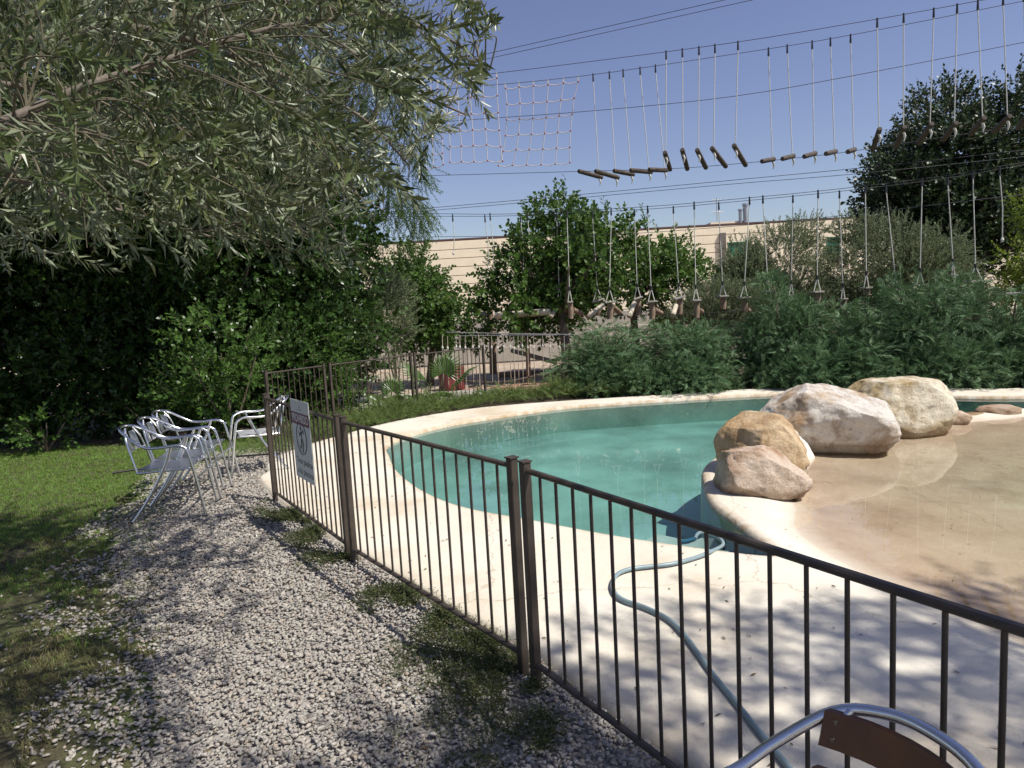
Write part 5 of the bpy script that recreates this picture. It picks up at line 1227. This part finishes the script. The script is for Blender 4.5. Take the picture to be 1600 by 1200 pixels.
#@@OLIVE
# ================================================================ foreground olive tree
def fg_olive():
    root=empty('olive_tree',(-3.1,1.0,0)); tag(root,'foreground olive tree whose leafy silvery branches hang over the top left of the view','tree')
    q=MB(); tp=catmull([(-3.1,1.0,-.02),(-3.15,1.05,.7),(-2.95,1.0,1.4),(-2.8,1.1,1.9),(-2.9,1.3,2.6),(-2.7,1.6,3.4)],5); m=len(tp)
    q.tube(tp,[.17-.11*i/m for i in range(m)],12); q.build('trunk',M['olive_bark'],root,smooth=True)
    def UP(px,py,dst): return D(px,py,dst)
    mains=[([Vector((-2.85,1.05,1.75)),UP(-120,225,1.9),UP(0,192,2.1),UP(120,140,2.3),UP(200,112,2.4),UP(310,78,2.55),UP(420,45,2.7),UP(540,25,2.85),UP(640,-15,3.0)],.018,.006),
      ([Vector((-2.85,1.1,1.85)),UP(-80,262,2.3),UP(20,280,2.5),UP(110,308,2.6),UP(230,340,2.8),UP(330,370,2.9)],.012,.004),
      ([Vector((-2.82,1.1,1.8)),UP(-60,240,2.7),UP(80,235,2.9),UP(220,255,3.0),UP(330,330,3.1),UP(420,385,3.1)],.013,.003),
      ([Vector((-2.8,1.3,2.5)),UP(0,60,3.0),UP(200,40,3.3),UP(400,100,3.6),UP(560,180,3.7),UP(640,260,3.8)],.02,.004),
      ([Vector((-2.75,1.5,3.1)),UP(150,-120,3.4),UP(350,-60,3.6),UP(520,60,3.6),UP(620,130,3.6),UP(730,180,3.6)],.02,.004),
      ([Vector((-2.75,1.5,3.2)),UP(300,-120,3.0),UP(480,-50,3.1),UP(600,20,3.1),UP(700,60,3.1),UP(765,110,3.1)],.018,.003),
      ([Vector((-2.8,1.2,2.2)),UP(0,130,3.6),UP(180,200,4.0),UP(360,280,4.2),UP(500,340,4.2),UP(560,400,4.2)],.018,.003),
      ([Vector((-2.8,1.3,2.4)),UP(-50,20,4.2),UP(150,60,4.6),UP(330,160,4.8),UP(470,250,4.8),UP(600,330,4.8)],.018,.003)]
    curves=[]
    for pts,r0,r1 in mains:
        c=catmull(pts,6); curves.append(c); k=len(c); q=MB(); q.tube(c,[r0+(r1-r0)*i/k for i in range(k)],9); q.build('branch',M['olive_bark'],root,smooth=True)
    nodes=[p for c in curves for p in c[11:]]
    # secondary branches, each ending somewhere in the region the crown fills
    mask=[(-120,-120),(770,-120),(745,0),(768,60),(760,120),(755,165),(700,190),(655,240),(640,300),(600,330),(560,370),(540,420),(480,400),(420,410),(330,430),(250,400),(180,400),(90,420),(-120,400)]
    MA=np.array(mask,float)
    TW=[]; q=MB(); cnt=0
    while cnt<400:
        deep_=cnt>=270
        px=random.uniform(-110,780) if not deep_ else random.uniform(60,600); py=random.uniform(-110,435) if not deep_ else random.uniform(-60,340)
        if sdist([(px,py)],MA)[0]<0: continue
        dst=(random.uniform(1.9,5.2) if random.random()<.8 else random.uniform(1.7,3.0)) if not deep_ else random.uniform(3.5,5.2)
        e=UP(px,py,dst)
        # nearest node that is towards the trunk
        best=min(nodes,key=lambda n_:(n_-e).length+ (0.6 if n_.x>e.x+.1 else 0))
        if (best-e).length>1.25 or best.y>e.y+.7: continue
        best=random.choice(sorted(nodes,key=lambda n_:(n_-e).length+ (0.6 if n_.x>e.x+.1 else 0))[:6])
        cnt+=1
        mid=(best+e)/2+Vector((random.uniform(-.08,.08),random.uniform(-.1,.1),random.uniform(0,.12)))
        c=catmull([best,mid,e],6); k=len(c); q.tube(c,[.0034*(1-.65*i/k)+.0006 for i in range(k)],5)
        L=(best-e).length; nt_=max(4,int(L/.12))
        for i in range(nt_):
            t=(i+random.random())/nt_; t=.25+.75*t if L>.5 else t
            idx=min(k-2,int(t*(k-1))); b=c[idx]+(c[idx+1]-c[idx])*(t*(k-1)-idx); tg=(c[idx+1]-c[idx]).normalized()
            d=(tg*1.0+Vector((random.gauss(.18,.55),random.gauss(0,.55),random.gauss(.1,.5)))).normalized(); TW.append((b,d,random.uniform(.75,1.3)))
        TW.append((e,(c[-1]-c[-2]).normalized(),1.1))
    q.build('twigs',M['twig'],root)['kind']='stuff'
    # drop twigs that would stray outside the crown silhouette
    def proj(v):
        w_=v-Vector((0,0,EYE)); z=w_.dot(_F); return 800+FOC*w_.dot(CR)/z, 600-FOC*w_.dot(CU)/z, z
    def inside(v):
        a=proj(v); return a[:2]
    P_=np.array([t[0][:] for t in TW]); D_=np.array([t[1][:] for t in TW]); S_=np.array([t[2] for t in TW])
    tips=P_+D_*S_[:,None]*.24
    pr=np.array([proj(Vector(t))[:2] for t in tips]); pb=np.array([proj(Vector(t)) for t in P_]); ln_=np.interp(pb[:,0],[0,120,200,310,420],[192,140,112,78,45]); clear=(pb[:,0]<430)&(np.abs(pb[:,1]-ln_)<34)&(pb[:,2]<2.9); hid=(pb[:,1]<-25)&(pb[:,0]>250)&(np.arange(len(P_))%5!=0); ok=~hid&(sdist(pr,MA)>-26)&(sdist(pb[:,:2],MA)>-15)&(pb[:,2]>1.35)&~clear
    P_,D_,S_,pb=P_[ok],D_[ok],S_[ok],pb[ok]; print('olive twigs',len(P_))
    def otw(n):
        V=[];T=[];ms=[];leafs=[]
        for i in range(n):
            t=(i//2+.7)/(n/2+.3); az=(i//2)*PI/2+(i%2)*PI+rng.normal(0,.2); e=(.85-.4*t)*rng.uniform(.8,1.15); d=np.array([math.cos(az)*math.sin(e),math.sin(az)*math.sin(e),math.cos(e)])
            b=np.array([0,0,t*.23]); nrm=np.array([0,0,1.])+rng.normal(0,.3,3); L=rng.uniform(.054,.078)*(1-.2*t)
            V2=[];T2=[]; leaf(b,d,nrm,L,rng.uniform(.0105,.015),V=V2,T=T2); leafs.append((np.array(V2),np.array(T2)))
            k=len(V); V+=V2; T+=[[a+k for a in t3] for t3 in T2]
        ms=[0]*len(T); k=len(V); s=.0013; V+=[np.array([-s,0,0]),np.array([s,0,0]),np.array([0,s*1.6,0]),np.array([0,0,.24])]; T+=[[k,k+1,k+3],[k+1,k+2,k+3],[k+2,k,k+3]]; ms+=[1]*3
        return (np.array(V),np.array(T),np.array(ms)),leafs
    tms=[otw(n) for n in (18,20,20,16,18)]
    infr=(pb[:,0]>0)&(pb[:,0]<760)&(pb[:,1]>0)&(pb[:,1]<430)
    keepm=(rng.random(len(P_))<0.8)|(P_[:,1]<2.2)
    P_,D_,S_,pb,infr=P_[keepm],D_[keepm],S_[keepm],pb[keepm],infr[keepm]
    order=np.argsort(np.where(infr,pb[:,2],99)); near=order[:12]; rest=np.setdiff1d(np.arange(len(P_)),near)
    ex,ed=crown_points(subblobs([(-3.3,3.0,3.2,1.0,.9,.6),(-4.0,3.9,3.3,1.0,.9,.6),(-1.6,3.9,3.6,1.0,.8,.35)],6),22,gap=.1,gs=1.6,inner=.5)  # extra crown clumps out of view, added to shade the lawn
    e2=rng.normal(0,.5,ex.shape)+ed
    V,T,mi=scatter([t[0] for t in tms],np.concatenate([P_[rest],ex]),np.concatenate([D_[rest],e2]),np.concatenate([S_[rest],np.full(len(ex),1.2)])); o=npmesh('foliage',V,T,[M['olive'],M['twig']],root,mi); o['kind']='stuff'
    # the nearest twigs: every leaf is an object
    lm={}
    off=np.array(root.location)
    for j,i in enumerate(near):
        ax=D_[i]/np.linalg.norm(D_[i]); up=np.array([0,0,1.]) if abs(ax[2])<.95 else np.array([0,1.,0]); x_=np.cross(up,ax); x_/=np.linalg.norm(x_); y_=np.cross(ax,x_)
        R=np.column_stack([x_,y_,ax]); kk=j%len(tms)
        mt=Matrix.Translation(Vector(P_[i]-off))@Matrix(R.tolist()).to_4x4()@Matrix.Scale(float(S_[i]),4)
        st=MB(); st.tube([(0,0,0),(0,0,.24)],[.0013,.0008],4); so_=st.build('twig',M['twig'],root,local=True); so_.matrix_local=mt
        for li,(lv,lt) in enumerate(tms[kk][1]):
            if (kk,li) not in lm:
                me=bpy.data.meshes.new('leaf'); me.from_pydata([tuple(a) for a in lv],[],[tuple(int(z) for z in a) for a in lt]); me.materials.append(M['olive']); lm[(kk,li)]=me
            ob=bpy.data.objects.new('leaf',lm[(kk,li)]); COL.objects.link(ob); ob.parent=root; ob.matrix_local=mt
fg_olive()
# shade trees standing outside the frame to the right and behind, whose shade dapples deck, path and lawn
def shade_tree(label,base,blobs,dens,gap,seed=0):
    root=empty('olive_tree',base); tag(root,label,'tree')
    limbs(root,base,(base[0],base[1],blobs[0][2]-.6),.13,6,(1.2,1.2,.8),M['olive_bark'],seed=seed)
    crown(root,'crown',subblobs(blobs,6),TM['small'],[M['olive_far'],M['twig']],dens,up=.2,gap=gap,gs=1.6,scale=(.9,1.3),inner=.5)
shade_tree('olive tree standing right of the deck outside the view, shading the lower right',(5.6,-1.2,0),[(6.0,-.9,7.4,1.5,1.4,.8),(5.0,-1.2,7.9,1.3,1.2,.7),(7.1,-.1,7.5,1.3,1.3,.7),(3.9,-.2,6.6,1.3,1.1,.6),(5.0,.3,7.2,1.2,1.0,.6)],25,.10,3)
shade_tree('olive tree standing behind the viewer, shading the near gravel',(1.8,-2.6,0),[(2.3,.35,4.9,.9,.8,.45),(1.9,-.7,5.2,1.1,.9,.6)],26,.3,4)
